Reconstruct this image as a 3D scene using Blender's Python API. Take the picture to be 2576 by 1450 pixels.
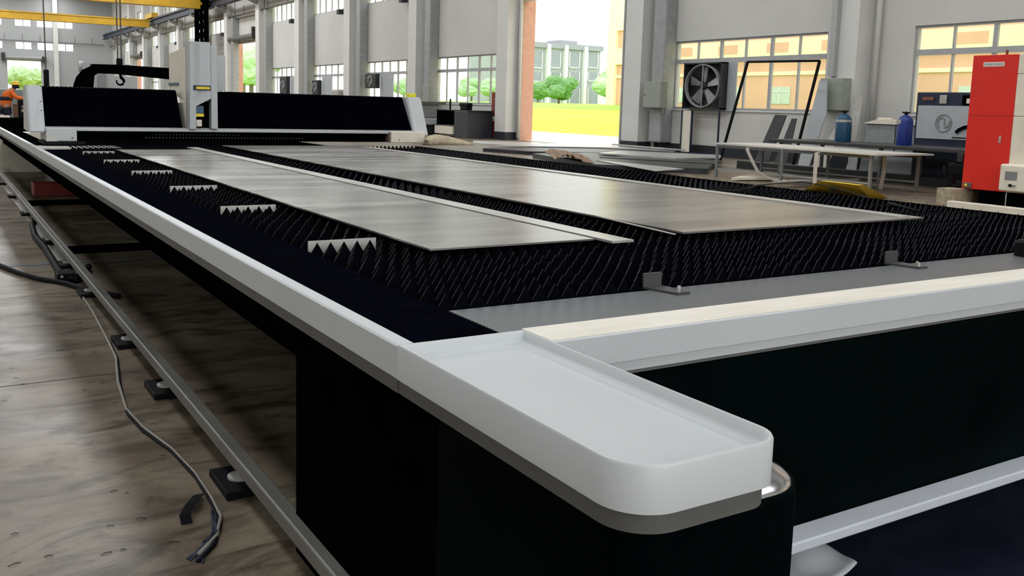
import bpy, bmesh, math, random
from mathutils import Vector, Matrix
random.seed(7)
ORD = ['first', 'second', 'third', 'fourth', 'fifth', 'sixth', 'seventh', 'eighth', 'ninth', 'tenth', 'eleventh', 'twelfth', 'thirteenth']
for o in list(bpy.data.objects): bpy.data.objects.remove(o)
SC = bpy.context.scene
COL = SC.collection

# ------------------------------------------------------------------ camera
CAMH = 1.35
F, CX, CY = 2324.64, 1248.344, 569.746
YAW, PITCH, ROLL = 0.5479047, 0.12904255, 0.02778276
def _m():
    rz = lambda a: Matrix(((math.cos(a), -math.sin(a), 0), (math.sin(a), math.cos(a), 0), (0, 0, 1)))
    rx = lambda a: Matrix(((1, 0, 0), (0, math.cos(a), -math.sin(a)), (0, math.sin(a), math.cos(a))))
    B = Matrix(((1, 0, 0), (0, 0, -1), (0, 1, 0)))
    return rz(ROLL) @ rx(PITCH) @ B @ rz(YAW)
M = _m()
cam_d = bpy.data.cameras.new('camera'); cam = bpy.data.objects.new('camera', cam_d); COL.objects.link(cam)
cam_d.sensor_fit = 'HORIZONTAL'; cam_d.sensor_width = 36.0
cam_d.lens = F / 2576 * 36.0
cam_d.shift_x = (1288 - CX) / 2576; cam_d.shift_y = (CY - 725) / 2576
cam_d.clip_start = 0.05; cam_d.clip_end = 1000
mw = Matrix.Identity(4)
for i in range(3):
    mw[i][0] = M[0][i]; mw[i][1] = -M[1][i]; mw[i][2] = -M[2][i]
mw[2][3] = CAMH
cam.matrix_world = mw
SC.camera = cam

# world: bright overcast sky
W = bpy.data.worlds.new('overcast_sky'); SC.world = W; W.use_nodes = True
nt = W.node_tree; nt.nodes.clear()
out = nt.nodes.new('ShaderNodeOutputWorld'); bg = nt.nodes.new('ShaderNodeBackground')
tc = nt.nodes.new('ShaderNodeTexCoord'); nz = nt.nodes.new('ShaderNodeTexNoise'); rp = nt.nodes.new('ShaderNodeValToRGB')
nz.inputs['Scale'].default_value = 2.2; nz.inputs['Detail'].default_value = 3
rp.color_ramp.elements[0].color = (0.93, 1.0, 0.97, 1); rp.color_ramp.elements[1].color = (1.0, 1.0, 0.98, 1)
nt.links.new(tc.outputs['Generated'], nz.inputs['Vector']); nt.links.new(nz.outputs['Fac'], rp.inputs['Fac'])
nt.links.new(rp.outputs['Color'], bg.inputs['Color']); nt.links.new(bg.outputs['Background'], out.inputs['Surface'])
bg.inputs['Strength'].default_value = 2.6

# added area lamps under the closed roof, standing in for unseen skylights
def roof_fill(x, y, w, l, power, col=(.955, .98, 1.0)):
    d = bpy.data.lights.new('roof_fill_lamp', 'AREA'); d.shape = 'RECTANGLE'; d.size = w; d.size_y = l
    d.energy = power; d.color = col
    o = bpy.data.objects.new('roof_fill_lamp', d); o.location = (x, y, 13.8); COL.objects.link(o)
for sx in (-3.5, 4.5, 13.5):
    roof_fill(sx, 20.0, 2.2, 56.0, 2000)
    roof_fill(sx, 90.0, 2.2, 80.0, 5600)
# added fill lamps before the closed back and left walls; no openings modelled
def fill_lamp(name, loc, rot, sx, sy, power):
    d = bpy.data.lights.new(name, 'AREA'); d.shape = 'RECTANGLE'; d.size = sx; d.size_y = sy; d.energy = power; d.color = (.95, .975, 1.0)
    o = bpy.data.objects.new(name, d); o.location = loc; o.rotation_euler = rot; COL.objects.link(o)
fill_lamp('back_fill_lamp', (2.0, -8.9, 4.2), (math.pi / 2, 0, 0), 14, 5, 900)
fill_lamp('left_fill_lamp', (-13.9, 12, 7.5), (0, -math.radians(70), 0), 3.5, 40, 1000)

vs = SC.view_settings
vs.view_transform = 'Standard'; vs.look = 'None'; vs.exposure = 0.0; vs.gamma = 1.0; vs.use_curve_mapping = False
SC.cycles.use_denoising = True
SC.cycles.max_bounces = 8; SC.cycles.diffuse_bounces = 4; SC.cycles.transparent_max_bounces = 12
SC.cycles.caustics_reflective = False; SC.cycles.caustics_refractive = False

# ------------------------------------------------------------------ pixel -> place helpers (photo frame 2576x1450)
def ray(x, y):
    return M.transposed() @ Vector(((x - CX) / F, (y - CY) / F, 1.0))
C0 = Vector((0, 0, CAMH))
def onX(x, y, X): d = ray(x, y); return C0 + d * (X / d[0])
def onY(x, y, Y): d = ray(x, y); return C0 + d * (Y / d[1])
def onZ(x, y, Z): d = ray(x, y); return C0 + d * ((Z - CAMH) / d[2])

# ------------------------------------------------------------------ materials
MATS = {}
def mat(name, col, rough=0.5, metal=0.0, var=0.12, vscale=6.0, stretch=(1, 1, 1), col2=None, spec=0.5, bump=0.0, detail=4, coat=0, rvar=0.0):
    if name in MATS: return MATS[name]
    m = bpy.data.materials.new(name); m.use_nodes = True; t = m.node_tree; N = t.nodes
    b = N['Principled BSDF']
    tc = N.new('ShaderNodeTexCoord'); mp = N.new('ShaderNodeMapping'); n = N.new('ShaderNodeTexNoise'); r = N.new('ShaderNodeValToRGB')
    mp.inputs['Scale'].default_value = stretch
    n.inputs['Scale'].default_value = vscale; n.inputs['Detail'].default_value = detail
    t.links.new(tc.outputs['Object'], mp.inputs['Vector']); t.links.new(mp.outputs['Vector'], n.inputs['Vector'])
    t.links.new(n.outputs['Fac'], r.inputs['Fac'])
    c2 = col2 if col2 else tuple(c * (1 - var) for c in col)
    c1 = col if col2 else tuple(min(1, c * (1 + var * .5)) for c in col)
    r.color_ramp.elements[0].position = 0.32; r.color_ramp.elements[1].position = 0.68
    r.color_ramp.elements[0].color = (*c2, 1); r.color_ramp.elements[1].color = (*c1, 1)
    t.links.new(r.outputs['Color'], b.inputs['Base Color'])
    b.inputs['Roughness'].default_value = rough; b.inputs['Metallic'].default_value = metal
    b.inputs['Specular IOR Level'].default_value = spec; b.inputs['Coat Weight'].default_value = coat
    if rvar:
        mr = N.new('ShaderNodeMapRange'); mr.inputs['To Min'].default_value = rough - rvar; mr.inputs['To Max'].default_value = rough + rvar
        t.links.new(n.outputs['Fac'], mr.inputs['Value']); t.links.new(mr.outputs['Result'], b.inputs['Roughness'])
    if bump:
        bp = N.new('ShaderNodeBump'); bp.inputs['Strength'].default_value = bump; bp.inputs['Distance'].default_value = 0.02
        t.links.new(n.outputs['Fac'], bp.inputs['Height']); t.links.new(bp.outputs['Normal'], b.inputs['Normal'])
    MATS[name] = m; return m
WHITE = mat('white_enamel', (.46, .48, .49), .38, var=.05, vscale=2)
CREAM = mat('cream_enamel', (.78, .72, .60), .5, var=.08, vscale=7)
DUSTY = mat('dusty_white_enamel', (.70, .66, .58), .6, col2=(.62, .58, .50), vscale=5, stretch=(1, 4, 1))
GREYSK = mat('grey_skirt_paint', (.09, .09, .085), .5, var=.1)
PANEL = mat('grey_panel_paint', (.095, .099, .10), .42, col2=(.075, .085, .095), vscale=3)
BLACK = mat('black_paint', (.0012, .0016, .002), .8, var=.3, spec=0)
BODY = mat('black_body_paint', (.0008, .0028, .003), .5, var=.6, vscale=2, spec=.01)
SLAT = mat('dark_slat_steel', (.0009, .0013, .003), .5, 0.0, var=.6, vscale=30, spec=.03)
SEDGE = mat('slat_edge_glint', (.045, .042, .045), .4, .8, col2=(.010, .010, .014), vscale=7)  # brighter metallic colour put on the tooth edges for their glints
BELLOW = mat('bellow_fabric', (.0006, .0008, .003), .75, var=.4, vscale=10, spec=.01)
PALE = mat('pale_galvanised', (.46, .45, .42), .45, .3, var=.15, vscale=12)
PLATE = mat('mill_steel_plate', (.56, .54, .50), .27, .85, col2=(.27, .255, .235), vscale=1.3, stretch=(.7, 3.2, 1), detail=5, rvar=.06, bump=.05)
PSTRIP = mat('bright_steel_strip', (.60, .58, .54), .32, .6, var=.18, vscale=3, stretch=(4, .6, 1))
RAILM = mat('lower_rail_steel', (.16, .155, .14), .42, .3, var=.3, vscale=2)
CHROME = mat('polished_dark_cap', (.62, .63, .66), .16, 1.0, var=.1)
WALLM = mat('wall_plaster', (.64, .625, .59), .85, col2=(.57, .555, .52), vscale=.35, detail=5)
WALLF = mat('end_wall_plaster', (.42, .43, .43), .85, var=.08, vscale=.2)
PILL = mat('pillar_paint', (.68, .67, .64), .8, var=.06, vscale=1)
BASEB = mat('dark_baseboard_paint', (.012, .016, .022), .6)
ORANGEW = mat('salmon_jamb_paint', (.62, .34, .25), .7, var=.08)
FRAMEA = mat('aluminium_frame', (.42, .42, .42), .45, .1, var=.08)
FRAMED = mat('dark_frame', (.10, .095, .09), .5)
GALV = mat('grey_duct', (.33, .34, .34), .5, .2, var=.12)
BOXG = mat('grey_green_enamel', (.30, .325, .28), .5, var=.05)
RED = mat('red_enamel', (.72, .018, .008), .4, var=.05, vscale=2)
DRED = mat('dark_red_enamel', (.22, .022, .012), .5, var=.2)
YEL = mat('yellow_crane_paint', (.62, .36, .02), .5, var=.15, vscale=1)
YELS = mat('yellow_sheet_paint', (.86, .62, .04), .55, var=.12)
BLUE = mat('navy_cylinder_paint', (.008, .03, .22), .35, var=.15)
TEAL = mat('teal_cylinder_paint', (.01, .07, .14), .35, var=.15)
NAVY = mat('dark_navy_cabinet', (.008, .016, .04), .5, var=.2)
GREYB = mat('grey_board', (.42, .44, .46), .5, var=.05)
DGREY = mat('charcoal_sheet', (.035, .035, .037), .5, var=.2)
MGREY = mat('mid_grey_sheet', (.26, .27, .27), .45, .3, var=.15)
RUBBER = mat('black_rubber', (.004, .004, .006), .6, var=.3, spec=.12)
DARKM = mat('dark_machinery', (.02, .021, .023), .5, var=.5, vscale=20)
ORJ = mat('orange_workwear', (.85, .16, .012), .75, var=.15)
NAVW = mat('navy_workwear', (.01, .013, .03), .8, var=.2)
SKIN = mat('skin', (.45, .22, .13), .6, var=.1)
HELM = mat('yellow_helmet', (.85, .50, .015), .35, var=.08)
BROWN = mat('brown_paper', (.30, .20, .13), .8, var=.4, vscale=9, bump=.5)
TAN = mat('tan_cloth', (.42, .35, .24), .85, var=.3, vscale=12, bump=.4)
PAPER = mat('white_plastic_sheet', (.62, .65, .68), .4, col2=(.40, .44, .48), vscale=4, bump=.3)
LEAF = mat('foliage', (.20, .36, .15), .8, col2=(.12, .26, .10), vscale=2)
BARK = mat('bark', (.20, .16, .12), .8)
ORF = mat('orange_facade', (.80, .45, .32), .8, var=.08, vscale=.2)
CRF = mat('cream_facade', (.92, .88, .58), .8, var=.05, vscale=.2)
LEAFP = mat('glare_paled_foliage', (.46, .62, .38), .9, col2=(.36, .52, .30), vscale=.6)  # leaf colour paled to imitate overexposed trees outside
GRF = mat('haze_paled_facade', (.40, .40, .46), .8, var=.1, vscale=.2)  # haze put into the colour as a lighter grey
WHF = mat('white_facade', (.80, .80, .82), .8, var=.04)
DKG = mat('haze_paled_glass', (.29, .31, .37), .15, var=.2)  # distant panes lightened in colour to imitate haze
TRANSG = mat('pale_curtain', (.60, .66, .60), .8, var=.1)

def glass():
    m = bpy.data.materials.new('clear_window_glass'); m.use_nodes = True; t = m.node_tree; N = t.nodes; N.clear()
    o = N.new('ShaderNodeOutputMaterial'); mx = N.new('ShaderNodeMixShader'); tr = N.new('ShaderNodeBsdfTransparent'); gl = N.new('ShaderNodeBsdfGlossy')
    mx.inputs['Fac'].default_value = .05
    nz = N.new('ShaderNodeTexNoise'); nz.inputs['Scale'].default_value = 2
    rp = N.new('ShaderNodeValToRGB'); rp.color_ramp.elements[0].color = (.90, .94, .92, 1); rp.color_ramp.elements[1].color = (.97, .98, .97, 1)
    t.links.new(nz.outputs['Fac'], rp.inputs['Fac']); t.links.new(rp.outputs['Color'], tr.inputs['Color'])
    gl.inputs['Roughness'].default_value = .05
    t.links.new(tr.outputs[0], mx.inputs[1]); t.links.new(gl.outputs[0], mx.inputs[2]); t.links.new(mx.outputs[0], o.inputs['Surface'])
    return m
GLASS = glass()

def floor_mat():
    m = bpy.data.materials.new('worn_concrete_floor'); m.use_nodes = True; t = m.node_tree; N = t.nodes; b = N['Principled BSDF']
    tc = N.new('ShaderNodeTexCoord')
    def noise(sc, det, stretch=(1, 1, 1), rough=.55, dist=0):
        mp = N.new('ShaderNodeMapping'); mp.inputs['Scale'].default_value = stretch
        n = N.new('ShaderNodeTexNoise'); n.inputs['Scale'].default_value = sc; n.inputs['Detail'].default_value = det; n.inputs['Roughness'].default_value = rough; n.inputs['Distortion'].default_value = dist
        t.links.new(tc.outputs['Object'], mp.inputs['Vector']); t.links.new(mp.outputs['Vector'], n.inputs['Vector']); return n
    def ramp(n, p0, c0, p1, c1):
        r = N.new('ShaderNodeValToRGB'); r.color_ramp.elements[0].position = p0; r.color_ramp.elements[1].position = p1
        r.color_ramp.elements[0].color = (*c0, 1); r.color_ramp.elements[1].color = (*c1, 1)
        t.links.new(n.outputs['Fac'], r.inputs['Fac']); return r
    def mixc(a, b_, fac, mode='MULTIPLY'):
        x = N.new('ShaderNodeMix'); x.data_type = 'RGBA'; x.blend_type = mode
        x.inputs[0].default_value = 1.0
        if fac is not None: t.links.new(fac, x.inputs[0])
        t.links.new(a, x.inputs[6]); t.links.new(b_, x.inputs[7]); return x.outputs[2]
    base = ramp(noise(1.3, 6, dist=.6), .35, (.135, .10, .068), .68, (.25, .205, .145))
    stain = ramp(noise(2.6, 9, (1, 2.2, 1), .65, 1.2), .36, (.34, .32, .29), .54, (1, 1, 1))
    fleck = ramp(noise(14, 4, (1, 3, 1), .6, 2.0), .30, (.30, .28, .25), .37, (1, 1, 1))
    c = mixc(base.outputs[0], stain.outputs[0], None); c = mixc(c, fleck.outputs[0], None)
    t.links.new(c, b.inputs['Base Color'])
    b.inputs['Roughness'].default_value = .55
    rr = N.new('ShaderNodeMapRange'); rr.inputs['To Min'].default_value = .22; rr.inputs['To Max'].default_value = .6
    n3 = noise(3, 4); t.links.new(n3.outputs['Fac'], rr.inputs['Value']); t.links.new(rr.outputs['Result'], b.inputs['Roughness'])
    return m
FLOOR = floor_mat()
def grass_mat():
    return mat('yellow_green_grass', (.42, .52, .035), .9, col2=(.55, .50, .07), vscale=.12, detail=8)  # yellow-green is the grass's own colour
GRASS = grass_mat()
APRON = mat('pale_apron', (.80, .74, .62), .9, var=.05, vscale=.5)

# ------------------------------------------------------------------ builders
ORIG = {}
def tag(o, label=None, cat=None, group=None, kind=None):
    if label: o['label'] = label
    if cat: o['category'] = cat
    if group: o['group'] = group
    if kind: o['kind'] = kind
    return o
def thing(name, loc, label, cat, group=None, kind=None):
    o = bpy.data.objects.new(name, None); o.empty_display_size = .1; COL.objects.link(o); o.location = loc
    ORIG[o.name] = Vector(loc); return tag(o, label, cat, group, kind)
class MB:
    def __init__(s): s.bm = bmesh.new()
    def box(s, a, b, bev=0.0, seg=2):
        x0, x1 = sorted((a[0], b[0])); y0, y1 = sorted((a[1], b[1])); z0, z1 = sorted((a[2], b[2]))
        vs = [s.bm.verts.new(p) for p in ((x0, y0, z0), (x1, y0, z0), (x1, y1, z0), (x0, y1, z0), (x0, y0, z1), (x1, y0, z1), (x1, y1, z1), (x0, y1, z1))]
        fs = [s.bm.faces.new([vs[i] for i in f]) for f in ((0, 3, 2, 1), (4, 5, 6, 7), (0, 1, 5, 4), (1, 2, 6, 5), (2, 3, 7, 6), (3, 0, 4, 7))]
        if bev: 
            es = list({e for f in fs for e in f.edges}); bmesh.ops.bevel(s.bm, geom=es, offset=bev, segments=seg, affect='EDGES', profile=.5)
        return s
    def prism(s, poly, vec):
        """extrude a planar polygon (list of 3D points) by vec"""
        v = Vector(vec); a = [s.bm.verts.new(p) for p in poly]; b = [s.bm.verts.new(Vector(p) + v) for p in poly]
        s.bm.faces.new(list(reversed(a))); s.bm.faces.new(b)
        n = len(a)
        for i in range(n): s.bm.faces.new((a[i], a[(i + 1) % n], b[(i + 1) % n], b[i]))
        return s
    def beam(s, p, q, w, h, up=(0, 0, 1)):
        p = Vector(p); q = Vector(q); d = (q - p).normalized(); u = Vector(up); sd = d.cross(u)
        if sd.length < 1e-4: sd = d.cross(Vector((1, 0, 0)))
        sd.normalize(); u = sd.cross(d)
        c = [p + sd * (w / 2) * i + u * (h / 2) * j for i, j in ((-1, -1), (1, -1), (1, 1), (-1, 1))]
        s.prism(c, q - p); return s
    def tube(s, pts, r, n=8, closed=False):
        pts = [Vector(p) for p in pts]; rings = []
        for i, p in enumerate(pts):
            d = (pts[min(i + 1, len(pts) - 1)] - pts[max(i - 1, 0)]).normalized()
            u = Vector((0, 0, 1)) if abs(d.z) < .9 else Vector((1, 0, 0)); a = d.cross(u).normalized(); b = d.cross(a)
            rr = r[i] if isinstance(r, (list, tuple)) else r
            rings.append([s.bm.verts.new(p + a * rr * math.cos(k * 2 * math.pi / n) + b * rr * math.sin(k * 2 * math.pi / n)) for k in range(n)])
        for i in range(len(rings) - 1):
            for k in range(n): s.bm.faces.new((rings[i][k], rings[i][(k + 1) % n], rings[i + 1][(k + 1) % n], rings[i + 1][k]))
        s.bm.faces.new(list(reversed(rings[0]))); s.bm.faces.new(rings[-1]); return s
    def lathe(s, c, prof, n=24, axis='z'):
        c = Vector(c); rings = []
        for r, h in prof:
            ring = []
            for k in range(n):
                a = k * 2 * math.pi / n; u, v = r * math.cos(a), r * math.sin(a)
                ring.append(s.bm.verts.new(c + (Vector((u, v, h)) if axis == 'z' else Vector((h, u, v)) if axis == 'x' else Vector((u, h, v)))))
            rings.append(ring)
        for i in range(len(rings) - 1):
            for k in range(n): s.bm.faces.new((rings[i][k], rings[i][(k + 1) % n], rings[i + 1][(k + 1) % n], rings[i + 1][k]))
        s.bm.faces.new(list(reversed(rings[0]))); s.bm.faces.new(rings[-1]); return s
    def ribbon(s, pts, wvec, th):
        """curved flat strip: centre line pts, width vector, thickness"""
        pts = [Vector(p) for p in pts]; w = Vector(wvec); R = []
        for i, p in enumerate(pts):
            d = (pts[min(i + 1, len(pts) - 1)] - pts[max(i - 1, 0)]).normalized(); n = d.cross(w).normalized() * th / 2
            R.append([s.bm.verts.new(q) for q in (p - w / 2 - n, p + w / 2 - n, p + w / 2 + n, p - w / 2 + n)])
        for i in range(len(R) - 1):
            for k in range(4): s.bm.faces.new((R[i][k], R[i][(k + 1) % 4], R[i + 1][(k + 1) % 4], R[i + 1][k]))
        s.bm.faces.new(list(reversed(R[0]))); s.bm.faces.new(R[-1]); return s
    def build(s, name, m, parent=None, label=None, smooth=False, **kw):
        o0 = ORIG.get(parent.name, Vector((0, 0, 0))) if parent else None
        bm = s.bm
        if o0 is None:
            # a thing that is one mesh gets its origin at its base
            xs = [v.co for v in bm.verts]
            o0 = Vector((sum(v.x for v in xs) / len(xs), sum(v.y for v in xs) / len(xs), min(v.z for v in xs)))
            top = True
        else: top = False
        bmesh.ops.translate(bm, verts=bm.verts, vec=-o0)
        bmesh.ops.recalc_face_normals(bm, faces=bm.faces)
        me = bpy.data.meshes.new(name); bm.to_mesh(me); bm.free(); me.materials.append(m)
        if smooth:
            for p in me.polygons: p.use_smooth = True
        o = bpy.data.objects.new(name, me); COL.objects.link(o)
        if top: o.location = o0
        else: o.parent = parent
        ORIG[o.name] = o0
        if smooth == 'auto':
            md = o.modifiers.new('edge', 'EDGE_SPLIT'); md.split_angle = math.radians(35)
        return tag(o, label, **kw)
def struct(mb, name, m, label, parent=None, cat=None, smooth=False):
    return mb.build(name, m, parent, label, smooth=smooth, kind='structure') if cat is None else mb.build(name, m, parent, label, cat=cat, kind='structure', smooth=smooth)
def V(*a): return Vector(a)

# ================================================================== THE HALL
BAY = 8.36; XW = 20.6; YE = 131.5; ZC = 14.0; XL = -14.0; YB = -9.0; TH = .28
struct(MB().box((XL, YB, -.2), (XW + .3, YE, 0)), 'floor', FLOOR, 'worn stained concrete floor of the factory hall', cat='floor')
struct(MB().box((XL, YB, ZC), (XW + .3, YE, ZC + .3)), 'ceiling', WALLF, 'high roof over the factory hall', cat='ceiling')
struct(MB().box((XL - .3, YB, 0), (XL, YE, ZC)), 'wall_left', WALLM, 'far left side wall of the factory hall', cat='wall')
struct(MB().box((XL, YB - .3, 0), (XW + .3, YB, ZC)), 'wall_back', WALLM, 'back wall of the factory hall behind the viewer', cat='wall')
# openings in the right wall: (y0,y1,z0,z1)
low = [n for n in range(-1, 15) if n not in (3, 8, 13)]
opens = []
LOWZ = (1.44, 3.58); HIZ = (6.68, 7.9); UPZ = (9.62, 10.9)
for n in range(-1, 15):
    y0, y1 = n * BAY + .25, n * BAY + .75 * BAY
    if n in (3, 8, 13): opens.append((n * BAY + .47, n * BAY + .848 * BAY, 0, 5.6, 'door', n))
    else: opens.append((y0 if n != 1 else 8.4, y1 if n != 1 else 14.4, *LOWZ, 'low', n))
    if n not in (8, 13) : opens.append((y0, y1, *HIZ, 'high', n))
    if n >= 9 and n != 9: opens.append((y0 + 1, y1 - .6, *UPZ, 'upper', n))
w = MB(); ys = sorted({YB, YE} | {o[0] for o in opens} | {o[1] for o in opens})
for a, b in zip(ys[:-1], ys[1:]):
    mid = (a + b) / 2; cuts = sorted([(o[2], o[3]) for o in opens if o[0] < mid < o[1]])
    z = 0
    for c0, c1 in cuts:
        if c0 > z: w.box((XW, a, z), (XW + TH, b, c0))
        z = c1
    w.box((XW, a, z), (XW + TH, b, ZC))
struct(w, 'wall_right', WALLM, 'tall grey plastered side wall with windows and doorways', cat='wall')
# windows
wi = 0
bayname = {-1: 'behind the viewer', 0: 'beside the viewer', 1: 'right of the thick pipe, partly behind the red cabinet', 2: 'with the round exhaust fan in it', 4: 'beside the red fire cabinet', 5: 'above the right end of the black gantry cover', 6: 'second beyond the fire cabinet', 7: 'third beyond the fire cabinet',
           9: 'behind the white tower of the machine', 10: 'just left of the white tower', 11: 'left of the tower, above the black arm', 12: 'above the right end of the black arm', 14: 'at the far corner of the hall', 3: 'above the big open doorway', }
for (y0, y1, z0, z1, kind, n) in opens:
    if kind == 'door': continue
    wi += 1
    lab = {'low': 'low wide aluminium window ', 'high': 'high strip window ', 'upper': 'topmost clerestory window '}[kind] + bayname.get(n, 'in the right wall')
    t = thing('window_%d' % wi, (XW, (y0 + y1) / 2, z0), lab, 'window', kind='structure')
    if n > 8 or n < 0: ncol, fw = 4, .07
    else: ncol, fw = 6, .06
    fr = MB(); X0, X1 = XW + .06, XW + .14
    fr.box((X0, y0, z0), (X1, y1, z0 + fw)); fr.box((X0, y0, z1 - fw), (X1, y1, z1))
    fr.box((X0, y0, z0 + fw), (X1, y0 + fw, z1 - fw)); fr.box((X0, y1 - fw, z0 + fw), (X1, y1, z1 - fw))
    tz = z0 + (z1 - z0) * .70 if kind == 'low' else None
    for i in range(1, ncol):
        yy = y0 + (y1 - y0) * i / ncol; ww = .10 if i % 2 == 0 else .05
        fr.box((X0 + .005, yy - ww / 2, z0 + fw), (X1 - .005, yy + ww / 2, z1 - fw))
    if tz: fr.box((X0 - .01, y0 + fw, tz - .07), (X1 + .01, y1 - fw, tz + .07))
    fr.build('window_frame', FRAMEA, t, kind='structure')
    MB().box((X0 + .035, y0 + .02, z0 + .02), (X0 + .043, y1 - .02, z1 - .02)).build('pane', GLASS, t, kind='structure')
    if kind == 'low': MB().box((XW - .04, y0 - .05, z0 - .05), (XW + .06, y1 + .05, z0)).build('window_sill', PILL, t, kind='structure')
# doorways
di = 0
for (y0, y1, z0, z1, kind, n) in opens:
    if kind != 'door': continue
    di += 1
    t = thing('door_%d' % di, (XW, (y0 + y1) / 2, 0), {3: 'big open doorway with a salmon painted jamb looking onto grass', 8: 'open doorway with a roller shutter beyond the white tower', 13: 'far open doorway with a salmon painted jamb behind the black arm'}[n], 'doorway', kind='structure')
    MB().box((XW + .02, y1 - .03, 0), (XW + .62, y1, z1)).box((XW + TH, y1, 0), (XW + .62, y1 + .25, z1 + .2)).box((XW + TH, y0 - .25, 0), (XW + .62, y0 + .0, z1 + .2)).build('outer_jamb', ORANGEW, t, kind='structure')  # every doorway gets the same salmon painted jamb
    MB().box((XW - .08, y1 - .06, 0), (XW + .019, y1 + .06, z1)).box((XW - .02, y0, 0), (XW + TH, y0 + .09, z1)).build('shutter_guide', GALV, t, kind='structure')
    if n != 3:
        MB().tube([(XW - .35, y0 - .3, z1 + .35), (XW - .35, y1 + .3, z1 + .35)], .22, 12).build('shutter_roll', FRAMED, t, kind='structure')
        MB().box((XW - .7, y0 - .35, z1 + .1), (XW - .05, y0 - .1, z1 + .7)).build('shutter_motor', DARKM, t, kind='structure')
# pillars, their pipes
pn = 0
for n in range(0, 16):
    y1 = n * BAY - .30; y0 = y1 - .85
    where = {1: 'nearest pillar at the right, beside the viewer', 2: 'pillar behind the grey box right of the exhaust fan window', 3: 'pillar at the right of the big doorway', 4: 'pillar at the left of the big doorway behind the fire cabinet', 5: 'pillar just right of the gantry end cover', 6: 'pillar left of the window with the small fan', 7: 'pillar two bays beyond the gantry end cover', 8: 'pillar right of the far shutter doorway'}.get(n, 'square wall pillar in the distance, number %d along' % n)
    struct(MB().box((XW - .6, y0, 0), (XW, y1, ZC), .0), 'pillar', PILL, 'painted square ' + where if n < 9 else 'distant painted wall pillar beyond the shutter doorway', cat='pillar').__setitem__('group', 'wall pillars')
    struct(MB().box((XW - .615, y0 - .015, 0), (XW, y1 + .015, .32)), 'trim_%d' % (n + 1), BASEB, 'dark painted base band of a wall pillar', cat='trim')
    if n >= 1:
        MB().tube([(XW - .12, y0 - .22, 0.1), (XW - .12, y0 - .22, 11)], .07, 12).build('drain_pipe', PILL, None, {2: 'pale drain pipe left of the grey box beside the fan window', 3: 'pale drain pipe right of the big doorway pillar', 4: 'pale drain pipe at the fire cabinet pillar'}.get(n, 'pale drain pipe on the %s pillar beyond the big doorway' % ORD[n - 4] if n > 4 else 'pale drain pipe at the right edge beside the viewer'), smooth=True, cat='pipe', group='drain pipes on the right wall')
        if n == 2: MB().box((XW - .76, y0 + .55, 2.36), (XW - .606, y0 + .72, 7.5)).build('cable_trunking', FRAMEA, None, 'bright vertical cable trunking above the second grey box', cat='trunking')
        elif n != 4: MB().box((XW - .5, y0 - (1.0 if n == 3 else 1.25), 0.33), (XW - .003, y0 - (.42 if n == 3 else .68), 7.6), .04).build('air_duct', GALV, None, {3: 'tall grey duct behind the grey-green box by the doorway', 4: 'tall grey duct beside the fire cabinet', 1: 'tall grey duct at the right edge'}.get(n, 'tall grey vertical duct, %s beyond the big doorway' % ORD[n - 4]), cat='duct', group='vertical ducts beside the pillars')
# baseboard on the wall
bb = MB()
for a, b in zip(ys[:-1], ys[1:]):
    mid = (a + b) / 2
    if not any(o[0] < mid < o[1] and o[4] == 'door' for o in opens): bb.box((XW - .012, a, 0), (XW, b, .32))
struct(bb, 'baseboard_right', BASEB, 'dark painted base band along the right wall', cat='baseboard')

# end wall
wins = []
for z0, z1 in ((9.67, 10.5), (6.83, 7.75)):
    for x0 in (6.0, 9.25, 11.7, 14.05): wins.append((x0 - (.3 if x0 == 6.0 else 0), x0 + 1.82, z0, z1))
eop = wins + [(8.25, 12.05, 0, 5.4), (-6, -2, 6.83, 7.75), (0, 4, 6.83, 7.75), (16.9, 18.2, 1.6, 3.6)]
w = MB(); xs = sorted({XL, XW} | {o[0] for o in eop} | {o[1] for o in eop})
for a, b in zip(xs[:-1], xs[1:]):
    mid = (a + b) / 2; cuts = sorted([(o[2], o[3]) for o in eop if o[0] < mid < o[1]]); z = 0
    for c0, c1 in cuts:
        if c0 > z: w.box((a, YE, z), (b, YE + TH, c0))
        z = c1
    w.box((a, YE, z), (b, YE + TH, ZC))
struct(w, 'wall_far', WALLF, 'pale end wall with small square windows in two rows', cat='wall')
for k, (x0, x1, z0, z1) in enumerate(wins):
    row = 'upper' if z0 > 9 else 'lower'; pos = ['left edge of the photo', 'above the left of the far doorway', 'above the right of the far doorway, left of the pillar', 'right of the end wall pillar'][k % 4]
    wi += 1; t = thing('window_%d' % wi, ((x0 + x1) / 2, YE, z0), '%s row end wall window, %s' % (row, pos), 'window', kind='structure')
    MB().box((x0, YE + .05, z0), (x1, YE + .12, z0 + .04)).box((x0, YE + .05, z1 - .04), (x1, YE + .12, z1)).box((x0, YE + .05, z0 + .04), (x0 + .04, YE + .12, z1 - .04)).box((x1 - .04, YE + .05, z0 + .04), (x1, YE + .12, z1 - .04)).box(((x0 + x1) / 2 - .05, YE + .05, z0 + .04), ((x0 + x1) / 2 + .05, YE + .12, z1 - .04)).build('window_frame', FRAMEA, t, kind='structure')
    MB().box((x0, YE + .08, z0), (x1, YE + .09, z1)).build('pane', GLASS, t, kind='structure')
t = thing('door_4', (10.1, YE, 0), 'open far doorway in the end wall with a shutter box above', 'doorway', kind='structure')
MB().tube([(8.0, YE - .5, 5.75), (12.3, YE - .5, 5.75)], .28, 12).build('shutter_roll', GALV, t, kind='structure')
MB().box((7.6, YE - .9, 5.4), (8.0, YE - .1, 6.3)).box((12.1, YE - .9, 5.3), (12.6, YE - .1, 6.0)).build('shutter_bracket', DARKM, t, kind='structure')
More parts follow.
